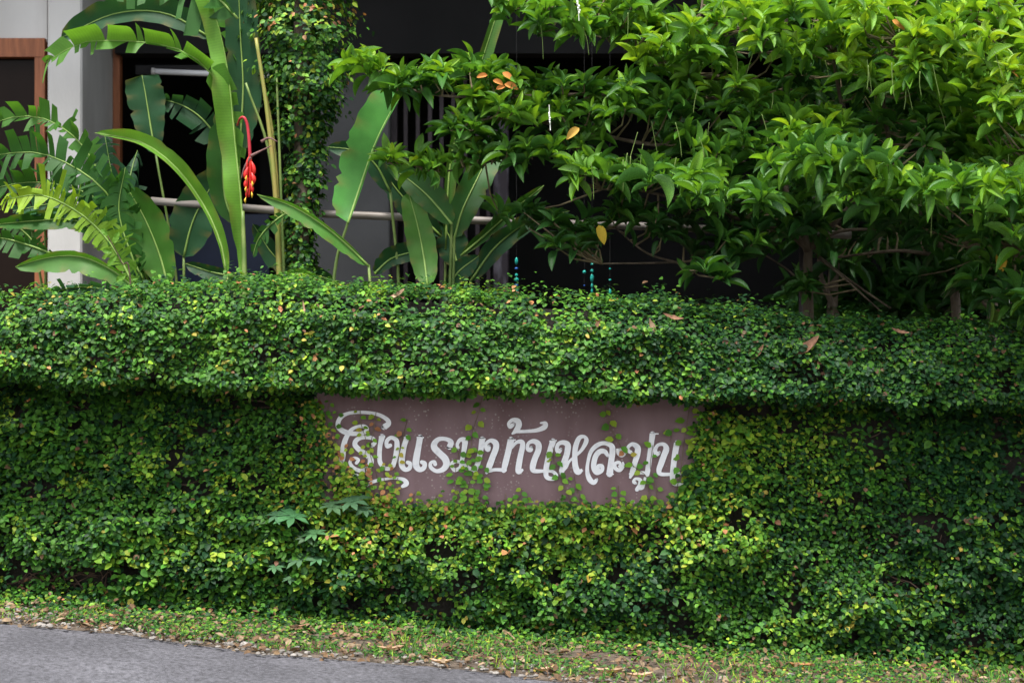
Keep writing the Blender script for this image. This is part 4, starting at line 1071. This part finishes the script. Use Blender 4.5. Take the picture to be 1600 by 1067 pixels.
rs = random.Random(5)
sh = empty('spreading_shrub', W(1262, 900, .8)); sh.location.z = float(gz(sh.location.x))
tag(sh, 'wide shrub with whorled glossy leaves reaching sideways over the wall from a forked stem', 'shrub')
skel = []
limb(sh, 'trunk', [(1268, 960, .9), (1264, 560, .85), (1262, 430, .8), (1263, 388, .8)], .034, .022)
LB = [
 ([(1263, 392, .8), (1240, 330, .75), (1212, 270, .7), (1190, 180, .6), (1150, 130, .5), (1075, 112, .45), (955, 62, .4), (860, 18, .35), (800, -10, .3)], .026, .007),
 ([(1263, 390, .8), (1225, 360, .7), (1170, 348, .6), (1090, 320, .5), (1000, 298, .4), (940, 296, .35)], .016, .005),
 ([(1220, 290, .7), (1150, 250, .6), (1065, 232, .5), (990, 222, .45), (905, 203, .4), (800, 185, .35), (735, 190, .3)], .015, .005),
 ([(1150, 150, .55), (1050, 158, .5), (950, 148, .45), (840, 150, .4), (720, 152, .35), (640, 140, .35), (565, 108, .3)], .014, .004),
 ([(905, 225, .4), (830, 240, .4), (745, 255, .4), (690, 268, .4), (625, 252, .38)], .008, .003),
 ([(1263, 390, .8), (1290, 362, .75), (1330, 320, .7), (1380, 270, .6)], .020, .008),
 ([(1270, 388, .8), (1310, 362, .8), (1380, 358, .85)], .013, .006),
 ([(1225, 360, .75), (1150, 400, .7), (1050, 410, .6), (940, 412, .5)], .010, .004),
 ([(1060, 411, .6), (1010, 395, .6), (960, 355, .6)], .007, .003),
 ([(1275, 398, .8), (1330, 440, .75), (1392, 482, .7)], .009, .005), ([(1275, 400, .8), (1320, 436, .7), (1378, 488, .65)], .007, .004),
 ([(1228, 330, .85), (1226, 180, .8), (1228, 60, .75), (1222, -60, .7)], .019, .013),
 ([(1255, 470, .85), (1240, 430, .85), (1190, 395, .8)], .008, .003), ([(1330, 320, .7), (1320, 200, .6), (1300, 80, .5), (1290, -20, .5)], .012, .006),
 ([(1075, 112, .45), (1090, 60, .4), (1100, -20, .4)], .010, .005),
]
for pts, r0, r1 in LB: skel += limb(sh, 'branch', pts, r0, r1)
cr = Crown(); tw = MB()
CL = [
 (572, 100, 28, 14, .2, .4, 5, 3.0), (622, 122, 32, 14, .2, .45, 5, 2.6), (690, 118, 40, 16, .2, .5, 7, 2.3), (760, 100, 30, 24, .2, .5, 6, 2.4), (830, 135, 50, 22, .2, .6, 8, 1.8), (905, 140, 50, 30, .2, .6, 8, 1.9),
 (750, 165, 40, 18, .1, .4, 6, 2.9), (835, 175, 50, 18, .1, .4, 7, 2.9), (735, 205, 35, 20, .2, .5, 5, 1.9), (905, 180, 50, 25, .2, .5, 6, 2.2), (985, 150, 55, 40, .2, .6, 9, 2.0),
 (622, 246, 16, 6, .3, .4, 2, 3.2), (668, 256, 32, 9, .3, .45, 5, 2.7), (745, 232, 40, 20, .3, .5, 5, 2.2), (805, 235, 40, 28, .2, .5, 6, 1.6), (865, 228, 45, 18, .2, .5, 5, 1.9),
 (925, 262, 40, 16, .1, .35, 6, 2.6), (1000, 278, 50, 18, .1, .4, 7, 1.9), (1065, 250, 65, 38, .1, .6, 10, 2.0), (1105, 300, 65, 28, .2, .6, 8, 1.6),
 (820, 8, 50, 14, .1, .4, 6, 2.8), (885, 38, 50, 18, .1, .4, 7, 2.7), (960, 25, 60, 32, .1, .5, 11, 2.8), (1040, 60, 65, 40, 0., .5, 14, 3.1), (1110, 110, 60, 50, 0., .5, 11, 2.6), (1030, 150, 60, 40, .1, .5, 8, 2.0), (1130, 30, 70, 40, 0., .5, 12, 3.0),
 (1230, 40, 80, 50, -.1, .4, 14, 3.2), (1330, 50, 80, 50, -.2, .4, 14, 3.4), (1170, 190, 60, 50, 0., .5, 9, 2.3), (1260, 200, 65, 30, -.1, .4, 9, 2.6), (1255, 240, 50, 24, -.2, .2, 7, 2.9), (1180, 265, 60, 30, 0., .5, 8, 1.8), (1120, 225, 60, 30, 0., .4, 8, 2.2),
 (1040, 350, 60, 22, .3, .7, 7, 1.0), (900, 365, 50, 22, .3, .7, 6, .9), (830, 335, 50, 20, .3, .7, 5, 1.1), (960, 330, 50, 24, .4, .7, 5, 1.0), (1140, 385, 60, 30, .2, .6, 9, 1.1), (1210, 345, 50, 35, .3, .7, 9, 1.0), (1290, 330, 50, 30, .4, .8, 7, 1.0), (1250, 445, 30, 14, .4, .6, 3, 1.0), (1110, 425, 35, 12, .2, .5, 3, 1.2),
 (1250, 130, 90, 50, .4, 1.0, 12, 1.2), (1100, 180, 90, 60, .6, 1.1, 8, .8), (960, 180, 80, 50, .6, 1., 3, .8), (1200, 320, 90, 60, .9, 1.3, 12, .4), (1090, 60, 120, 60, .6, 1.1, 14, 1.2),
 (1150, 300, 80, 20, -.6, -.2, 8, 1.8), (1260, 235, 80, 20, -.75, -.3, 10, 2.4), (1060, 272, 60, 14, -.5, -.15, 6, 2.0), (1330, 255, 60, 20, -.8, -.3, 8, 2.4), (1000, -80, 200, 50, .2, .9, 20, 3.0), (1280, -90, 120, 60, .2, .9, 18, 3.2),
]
grow(cr, skel, CL, rs, .132, tw, 1.4)
cr.build(sh)
tag(tw.build('twigs', M['twig'], sh), kind='stuff')

def special_leaf(parent, label, px, py, Y, tip, L, color, nrm=(0, -1, .3)):
    V_, F_ = TB[1]
    me = bpy.data.meshes.new('leaf'); me.from_pydata([tuple(v) for v in V_], [], F_)
    at = me.color_attributes.new('Col', 'FLOAT_COLOR', 'POINT'); c = np.ones((len(V_), 4), np.float32); c[:, :3] = color
    at.data.foreach_set('color', c.ravel()); me.uv_layers.new(name='UVMap')
    me.polygons.foreach_set('use_smooth', np.ones(len(F_), bool)); me.materials.append(M['dead'])
    o = put(me, 'leaf', parent, leaf_matrix(W(px, py, Y), nrm, tip, L, L * .45)); o['label'] = label
    return o
for px, py, L in ((770, 126, 0.060), (788, 132, 0.078), (800, 126, 0.072), (762, 118, 0.060), (775, 140, 0.054)):
    special_leaf(sh, 'withered orange leaf', px, py, .15, (random.uniform(-1, 1), -.2, random.uniform(-.3, .4)), L, (.50, .20, .05))
special_leaf(sh, 'withered orange leaf', 905, 200, .05, (-.7, -.2, -.6), .09, (.42, .26, .05))
special_leaf(sh, 'withered orange leaf', 1478, 128, .0, (.1, -.2, -1), .09, (.50, .24, .12))
special_leaf(sh, 'yellow leaf', 935, 352, .3, (.3, -.2, -1), .11, (.42, .30, .03))
for px, py, n in ((902, 0, 7), (858, 178, 5)):
    mb = MB()
    for k in range(n):
        c = W(px + k * .4 + random.uniform(-1.5, 1.5), py + k * 3.4, .05)
        mb.tube([c + Vector((0, 0, .008)), c + Vector((.002, -.004, 0)), c + Vector((0, 0, -.008))], [.0015, .0045, .0015], 5)
    mb.tube([W(px, py - 14, .06), W(px + n * .4, py + n * 3.6 + 8, .05)], .002, 4)
    mb.build('flower_spike', M['white_flower'], sh)
for k in range(26):
    px = rs.uniform(780, 1330); py = rs.uniform(20, 260) if px > 1000 else rs.choice((rs.uniform(20, 60), rs.uniform(190, 260)))
    l = rs.uniform(25, 60); dx = rs.uniform(-12, 12)
    stalk(sh, 'hanging_stalk', [(px, py), (px + dx * .6, py + l * .5), (px + dx + rs.uniform(-4, 4), py + l)], .0022, .0016, rs.uniform(-.05, .2), 'petiole', 4)

# second shrub: the mass at the right, overhanging the ledge
rs = random.Random(9)
s2 = empty('overhanging_shrub', W(1500, 900, .7)); s2.location.z = float(gz(s2.location.x))
tag(s2, 'bushy bright green shrub overhanging the shaded end of the ledge, some leaves yellowing', 'shrub')
skel = []
limb(s2, 'trunk', [(1502, 960, .9), (1498, 600, .85), (1490, 430, .8), (1480, 330, .7)], .032, .022)
for pts, r0, r1 in [
 ([(1488, 420, .8), (1440, 330, .7), (1400, 260, .5), (1380, 150, .2), (1400, 60, 0.)], .022, .006), ([(1482, 340, .7), (1500, 240, .5), (1530, 140, .2), (1540, 40, 0.)], .022, .006),
 ([(1484, 360, .7), (1540, 330, .4), (1600, 300, .0), (1660, 280, -.3)], .018, .006), ([(1440, 330, .7), (1400, 310, .4), (1350, 295, .1)], .012, .004),
 ([(1490, 420, .8), (1540, 400, .3), (1590, 390, -.2)], .012, .004), ([(1470, 400, .8), (1400, 392, .8), (1310, 402, .9)], .012, .006), ([(1480, 330, .7), (1470, 180, .6), (1480, 40, .6), (1470, -120, .6)], .02, .01)]:
    skel += limb(s2, 'branch', pts, r0, r1)
cr = Crown(); tw = MB()
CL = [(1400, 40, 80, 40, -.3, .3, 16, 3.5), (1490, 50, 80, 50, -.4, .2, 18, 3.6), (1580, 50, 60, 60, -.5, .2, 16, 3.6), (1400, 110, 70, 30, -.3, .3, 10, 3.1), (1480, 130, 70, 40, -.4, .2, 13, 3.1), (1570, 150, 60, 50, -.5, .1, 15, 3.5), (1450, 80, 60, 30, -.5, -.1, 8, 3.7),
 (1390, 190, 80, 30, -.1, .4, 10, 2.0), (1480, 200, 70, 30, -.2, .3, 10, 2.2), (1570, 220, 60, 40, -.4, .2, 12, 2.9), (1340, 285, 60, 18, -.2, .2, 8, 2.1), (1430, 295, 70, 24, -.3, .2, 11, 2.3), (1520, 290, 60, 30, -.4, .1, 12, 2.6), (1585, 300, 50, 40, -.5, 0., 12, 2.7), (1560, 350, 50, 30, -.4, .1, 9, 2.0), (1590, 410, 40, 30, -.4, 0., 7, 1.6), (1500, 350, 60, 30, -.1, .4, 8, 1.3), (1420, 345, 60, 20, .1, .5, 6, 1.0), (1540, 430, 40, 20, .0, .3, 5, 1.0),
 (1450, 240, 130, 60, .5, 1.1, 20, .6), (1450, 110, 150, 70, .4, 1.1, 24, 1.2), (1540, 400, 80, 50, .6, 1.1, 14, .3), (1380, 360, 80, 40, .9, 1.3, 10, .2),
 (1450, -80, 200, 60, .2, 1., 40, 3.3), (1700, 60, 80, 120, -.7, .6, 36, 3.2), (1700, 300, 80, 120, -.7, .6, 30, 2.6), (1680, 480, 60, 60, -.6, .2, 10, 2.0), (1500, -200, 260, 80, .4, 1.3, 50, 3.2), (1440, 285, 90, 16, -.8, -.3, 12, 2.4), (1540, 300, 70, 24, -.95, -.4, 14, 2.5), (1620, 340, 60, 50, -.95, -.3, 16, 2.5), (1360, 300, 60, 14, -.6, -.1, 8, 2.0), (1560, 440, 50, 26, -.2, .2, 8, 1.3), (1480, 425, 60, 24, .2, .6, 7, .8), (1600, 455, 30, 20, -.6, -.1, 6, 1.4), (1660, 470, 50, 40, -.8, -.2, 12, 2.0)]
grow(cr, skel, CL, rs, .132, tw, 1.4)
cr.build(s2)
tag(tw.build('twigs', M['twig'], s2), kind='stuff')
special_leaf(s2, 'yellow and brown dying leaf', 1561, 392, -.3, (.02, 0, -1), .12, (.45, .27, .03))
special_leaf(s2, 'yellow and brown dying leaf', 1574, 440, -.2, (.5, 0, -1), .15, (.35, .22, .03))
special_leaf(s2, 'drooping narrow green leaf', 1548, 470, -.2, (-.55, 0, -1), .20, (.12, .2, .03), (.8, -.6, .1))
for px, py in ((1394, 32), (1580, 110)): special_leaf(s2, 'withered orange leaf', px, py, -.3, (.5, -.1, -.4), .08, (.45, .2, .05))
for k in range(24):
    px = rs.uniform(1330, 1600); py = rs.uniform(20, 330); l = rs.uniform(30, 65); dx = rs.uniform(-14, 14)
    stalk(s2, 'hanging_stalk', [(px, py), (px + dx * .6, py + l * .5), (px + dx + rs.uniform(-4, 4), py + l)], .0022, .0016, rs.uniform(-.5, -.1), 'petiole', 4)

# dark thicket farther back
rs = random.Random(13)
for base, xr, lab in ((1310, (1230, 1420), 'dim leafy thicket tree in deep shade behind the forked shrub'), (1560, (1400, 1720), 'dim leafy thicket tree in deep shade behind the bushy bright shrub')):
    bt = empty('background_tree', W(base, 700, 2.2)); bt.location.z = float(gz(bt.location.x))
    tag(bt, lab, 'tree', 'shaded trees behind the shrubs')
    skel = []
    skel += limb(bt, 'trunk', [(base, 860, 2.2), (base - 10, 500, 2.2), (base + 5, 250, 2.2), (base - 5, -40, 2.2), (base, -500, 2.2)], .035, .028)
    for k in range(4): skel += limb(bt, 'branch', [(base, 500 - k * 130, 2.2), (base + rs.uniform(-60, 60), 400 - k * 130, 2.1), (base + rs.uniform(-130, 130), 300 - k * 130, 2.)], .02, .008)
    cr = Crown()
    grow(cr, [], [((xr[0] + xr[1]) / 2, 60, (xr[1] - xr[0]) * .6, 200, 1.7, 2.8, 110, .4), ((xr[0] + xr[1]) / 2, 300, (xr[1] - xr[0]) * .6, 110, 1.7, 2.8, 60, .2), ((xr[0] + xr[1]) / 2, -260, (xr[1] - xr[0]) * .9, 160, 1.2, 3.0, 110, 1.0), ((xr[0] + xr[1]) / 2, 470, (xr[1] - xr[0]) * .6, 60, 2.2, 3.0, 40, .2), (xr[1], 450, 60, 50, 2.4, 3.0, 24, .2)], rs, .2)
    cr.build(bt, 60)

# ------------------------------------------------------------------ blue-green weed growing out of the creeper
def palmate(parent, px, py, Y, R, face, col, rs):
    V = []; F = []
    nl = 7
    n = Vector(face).normalized(); a = n.cross(Vector((0, 1, .2))).normalized(); b = n.cross(a)
    c = W(px, py, Y); ph = rs.uniform(0, 6)
    for k in range(nl):
        an = ph + (k - 3) * .82; l = R * (1 - .09 * abs(k - 3)) * rs.uniform(.9, 1.1)
        d = a * math.cos(an) + b * math.sin(an); s = a * -math.sin(an) + b * math.cos(an)
        base = len(V)
        for u, w, dz in ((0, .05, 0), (.35, .17, .03), (.65, .20, .0), (1, 0, -.14)):
            m = c + d * (u * l) + n * (dz * l)
            if w: V += [m - s * w * l + n * .03 * l, m, m + s * w * l + n * .03 * l]
            else: V += [m]
        F += [(base, base + 3, base + 4, base + 1), (base + 1, base + 4, base + 5, base + 2), (base + 3, base + 6, base + 7, base + 4), (base + 4, base + 7, base + 8, base + 5), (base + 6, base + 9, base + 7), (base + 7, base + 9, base + 8)]
    mesh('leaf', V, F, M['weed'], parent, colors=[col] * len(V), smooth=True, uvs=[(0, 0)] * len(V))
rs = random.Random(3)
for root, leaves, lab in (((505, 850), [(548, 784, 92), (518, 792, 80), (570, 796, 60), (458, 808, 105), (432, 806, 70), (492, 834, 70), (478, 842, 60)], 'blue-green weed with palm-shaped leaves growing out of the creeper below the lettering'),
                          ((470, 905), [(470, 874, 84), (498, 872, 50), (428, 886, 50), (540, 894, 48), (452, 905, 44)], 'smaller blue-green weed with palm-shaped leaves low on the fig-covered wall')):
    wd = empty('wall_weed', W(root[0], root[1], -.08)); tag(wd, lab, 'weed')
    for px, py, w in leaves:
        palmate(wd, px, py, -.19, w * .40 / 325, (rs.uniform(-.2, .2), -.38, 1), (0.065 * rs.uniform(.8, 1.2), 0.155 * rs.uniform(.8, 1.2), 0.07), rs)
        stalk(wd, 'stem', [(root[0], root[1], -.03), ((root[0] + px) / 2, (root[1] + py) / 2 + 8, -.09), (px, py, -.19)], .0022, .0014, 0, 'petiole', 5)

# ------------------------------------------------------------------ verge: ground cover, litter, gravel, stones
def verge_pts(n, lo=-.02, hi=1.0):
    X = RNG.uniform(-3.6, 3.6, n); e = edge_y(X)
    t = RNG.uniform(lo, hi, n)
    return X, e * t, t
n = 30000
X, Yv_, t = verge_pts(n, -.02, 0.98)
m = vnoise(X, Yv_, 2.2, 40); m2 = vnoise(X, Yv_, 7, 41)
bare = np.exp(-(((X + 2.25) / .55) ** 2)) * .5 + np.exp(-(((X - 0.6) / .5) ** 2 + ((t - .85) / .2) ** 2)) * .35
keep = (m * .6 + m2 * .4 + .05 - bare - .25 * (t > .86) + RNG.normal(0, .07, n) > .43)
X = X[keep]; Yv_ = Yv_[keep]; n = len(X)
P = np.stack([X, Yv_, gz(X) + .006 + RNG.random(n) * .045 * (m[keep])], 1)
g3 = vnoise(X, Yv_, 9, 47)
pg = np.tile([.16, .30, .30, .06, .02, .01, .005, .14], (n, 1)); pg[:, 3] += .45 * (g3 > .58); pg[:, 4] += .2 * (g3 > .70)
C = pick(n, pg) * .8
N = np.stack([RNG.normal(0, .35, n), -.3 + RNG.normal(0, .3, n), np.ones(n)], 1); T = np.stack([RNG.normal(0, 1, n), RNG.normal(0, 1, n), RNG.normal(0, .3, n)], 1)
L = RNG.uniform(.012, .028, n)
o = leaf_cloud('ground_cover', P, N, T, L, L * .75, C, M['ground_leaf'])
tag(o, 'low bright green ground cover creeping along the verge', 'ground cover', kind='stuff')

n = 3400
X, Yv_, t = verge_pts(n, 0, 1.06)
P = np.stack([X, Yv_, gz(X) + .012 + RNG.random(n) * .02], 1)
C = np.array([(.14, .085, .045), (.19, .125, .07), (.08, .05, .03), (.22, .16, .10)])[RNG.integers(0, 4, n)] * RNG.uniform(.7, 1.2, (n, 1))
N = np.stack([RNG.normal(0, .5, n), -.2 + RNG.normal(0, .4, n), np.ones(n)], 1); T = RNG.normal(0, 1, (n, 3)) * [1, 1, .3]
L = RNG.uniform(.02, .055, n)
o = leaf_cloud('leaf_litter', P, N, T, L, L * .55, C, M['dead']); tag(o, 'brown fallen leaf litter scattered over the verge', 'leaf litter', kind='stuff')

n = 5000
X, Yv_, t = verge_pts(n, 0, .97)
kg = vnoise(X, Yv_, 4, 48) > .52; X = X[kg]; Yv_ = Yv_[kg]; n = len(X)
P = np.stack([X, Yv_, gz(X)], 1)
N = np.stack([RNG.normal(0, .6, n), -1 + RNG.normal(0, .3, n), .3 + RNG.normal(0, .3, n)], 1); T = np.stack([RNG.normal(0, .5, n), RNG.normal(0, .5, n), np.ones(n)], 1)
L = RNG.uniform(.03, .075, n)
o = leaf_cloud('grass', P, N, T, L, np.full(n, .006), pick(n, [0, .2, .5, .3, .15, .02, 0, .1]), M['ground_leaf'])
tag(o, 'thin short grass blades sprouting through the verge', 'grass', kind='stuff')

ICO_V = []; g_ = (1 + 5 ** .5) / 2
for a, b in ((1, g_), (-1, g_), (1, -g_), (-1, -g_)): ICO_V += [(0, a, b), (a, b, 0), (b, 0, a)]
ICO_V = np.array(ICO_V) / math.sqrt(1 + g_ * g_)
def ico_faces():
    F = []
    for i in range(12):
        for j in range(i + 1, 12):
            for k in range(j + 1, 12):
                d = [np.linalg.norm(ICO_V[a] - ICO_V[b]) for a, b in ((i, j), (j, k), (i, k))]
                if max(d) < 1.2:
                    nn = np.cross(ICO_V[j] - ICO_V[i], ICO_V[k] - ICO_V[i])
                    F.append((i, j, k) if nn @ ICO_V[i] > 0 else (i, k, j))
    return F
ICO_F = ico_faces()
mb = MB()
X, Yv_, t = verge_pts(2600, 0.35, 1.07)
den = np.exp(-((t - 1) / .16) ** 2) + np.exp(-(((X + 2.3) / .6) ** 2)) * .5
for i in np.where(RNG.random(len(X)) < den)[0]:
    r_ = RNG.uniform(.005, .014); V_ = ICO_V * r_ * RNG.uniform(.6, 1.25, (12, 3)) * [1.2, 1, .7] + [X[i], Yv_[i], float(gz(X[i])) + .012 + r_ * .3]
    mb.add(V_, ICO_F)
o = mb.build('gravel', M['grit']); tag(o, 'pale grit and small gravel along the ragged asphalt edge', 'gravel', kind='stuff')

smesh = []
for k in range(6):
    rs_ = np.random.default_rng(k + 50)
    me = bpy.data.meshes.new('stone'); me.from_pydata([tuple(v) for v in ICO_V * rs_.uniform(.7, 1.15, (12, 3)) * [1.3, 1, .7]], [], ICO_F)
    me.materials.append(M['stone']); smesh.append(me)
spots = [(28, 966, 10), (66, 968, 13), (100, 976, 9), (128, 972, 11), (150, 985, 8), (176, 982, 10), (205, 986, 9), (95, 952, 9), (80, 945, 8), (12, 960, 8), (240, 990, 7), (272, 998, 6), (360, 1004, 9), (382, 1008, 12), (400, 1000, 8), (425, 1006, 9), (480, 1020, 7), (640, 1012, 7), (690, 1032, 8), (700, 1038, 6), (800, 1036, 9), (830, 1040, 10), (855, 1038, 12), (880, 1046, 9), (905, 1042, 8), (940, 1050, 10), (975, 1048, 12), (1010, 1054, 10), (1040, 1060, 9), (1130, 1060, 10), (1235, 1058, 13), (1130, 1062, 7), (1390, 1062, 9), (1420, 1058, 7), (1580, 1064, 10), (540, 1010, 6), (585, 1026, 7), (330, 985, 7), (60, 955, 7), (118, 960, 8)]
def ground_hit(px, py):
    lo, hi = 5.0, 9.3
    for _ in range(40):
        md = (lo + hi) / 2
        p = W(px, py, md - CAM_D)
        if p.z > float(gz(p.x)) + .004: lo = md
        else: hi = md
    return W(px, py, lo - CAM_D)
for k, (px, py, s) in enumerate(spots):
    p = ground_hit(px, py)
    o = bpy.data.objects.new('stone', smesh[k % 6]); COL.objects.link(o)
    r_ = s / 2 / 340 * 1.25
    o.location = (p.x, p.y, float(gz(p.x)) + r_ * .45); o.scale = (r_, r_, r_); o.rotation_euler = (0, 0, random.uniform(0, 6.28))
    tag(o, 'pale rough stone lying on the verge beside the asphalt edge', 'stone', 'stones along the verge')

# dead leaves: curled, each a thing
def dead_leaf(px, py, Y, ang, L, Wd, col, label, group=None, ground=False, curl=.5):
    rs_ = random.Random(int(px * 7 + py))
    V = []; F = []; n = 7
    p0 = ground_hit(px, py) + Vector((0, 0, .012)) if ground else W(px, py, Y)
    d = Vector((math.cos(ang), -.15, math.sin(ang))); up = Vector((0, -.6, .8))
    if ground: d = Vector((math.cos(ang), math.sin(ang), 0.02)); up = Vector((0, 0, 1))
    s = d.cross(up).normalized(); up = s.cross(d).normalized()
    for i in range(n + 1):
        u = i / n; w = (math.sin(math.pi * min(max(u, .02), .98)) ** .8) * Wd * (1 + .15 * math.sin(u * 17 + px))
        c = p0 + d * ((u - .5) * L) + up * (curl * .35 * L * (2 * u - 1) ** 2)
        for q in (-1, -.5, 0, .5, 1): V.append(c + s * (q * w) + up * (abs(q) ** 1.5 * w * curl * 1.3))
    for i in range(n):
        for k in range(4): a = i * 5 + k; F.append((a, a + 5, a + 6, a + 1))
    o = mesh('dead_leaf', V, F, M['dead'], None, colors=[np.array(col) * rs_.uniform(.8, 1.15) for _ in V], smooth=True, uvs=[(0, 0)] * len(V))
    tag(o, label, 'dead leaf', group)
    return o
BR = (.24, .13, .08); TAN = (.42, .28, .18)
gl = 'fallen leaves caught on the ledge'
lt = 'brown curled dead leaf caught in the creeper on the ledge'
dead_leaf(1020, 516, -.38, -1.15, .11, .016, TAN, 'tan narrow pointed dead leaf hanging upright on the ledge creeper')
dead_leaf(1263, 545, -.38, .65, .15, .030, BR, 'large brown crumpled dead leaf on the shaded end of the ledge')
for px, py, a_, L in ((1050, 498, 2.9, .10), (932, 512, .9, .09), (1186, 552, .9, .09), (1328, 570, 1.2, .08), (985, 562, .3, .06), (1288, 585, .2, .07), (1405, 520, 2.9, .09), (1355, 548, .1, .09), (1500, 560, 1.0, .08)):
    dead_leaf(px, py, -.37, a_, L, L * .16, BR, lt, gl)
dead_leaf(622, 462, -.22, .5, .09, .018, TAN, 'pale brown crumpled dead leaf on the ledge below the hanging heliconia leaf')
dead_leaf(475, 482, -.37, -1.4, .075, .005, TAN, 'thin pale upright dry stick leaf in the ledge creeper')
dead_leaf(346, 964, 0, .02, .24, .018, (.52, .44, .40), 'long pale curled dry husk lying at the foot of the wall', None, True, .35)
dead_leaf(1252, 1048, 0, -.5, .12, .028, (.30, .15, .06), 'brown curled dead leaf on the verge at the asphalt edge', 'dead leaves on the verge', True, .6)
for px, py, a_, L in ((465, 985, .5, .09), (690, 985, 2.2, .08), (610, 1020, 0, .12), (690, 1040, -.2, .11), (950, 1056, -.3, .14), (1000, 1062, .1, .12), (850, 1052, .4, .10), (300, 1000, .2, .07)):
    dead_leaf(px, py, 0, a_, L, L * .2, BR if L < .1 else TAN, 'brown curled dead leaf on the verge at the asphalt edge', 'dead leaves on the verge', True, .5)
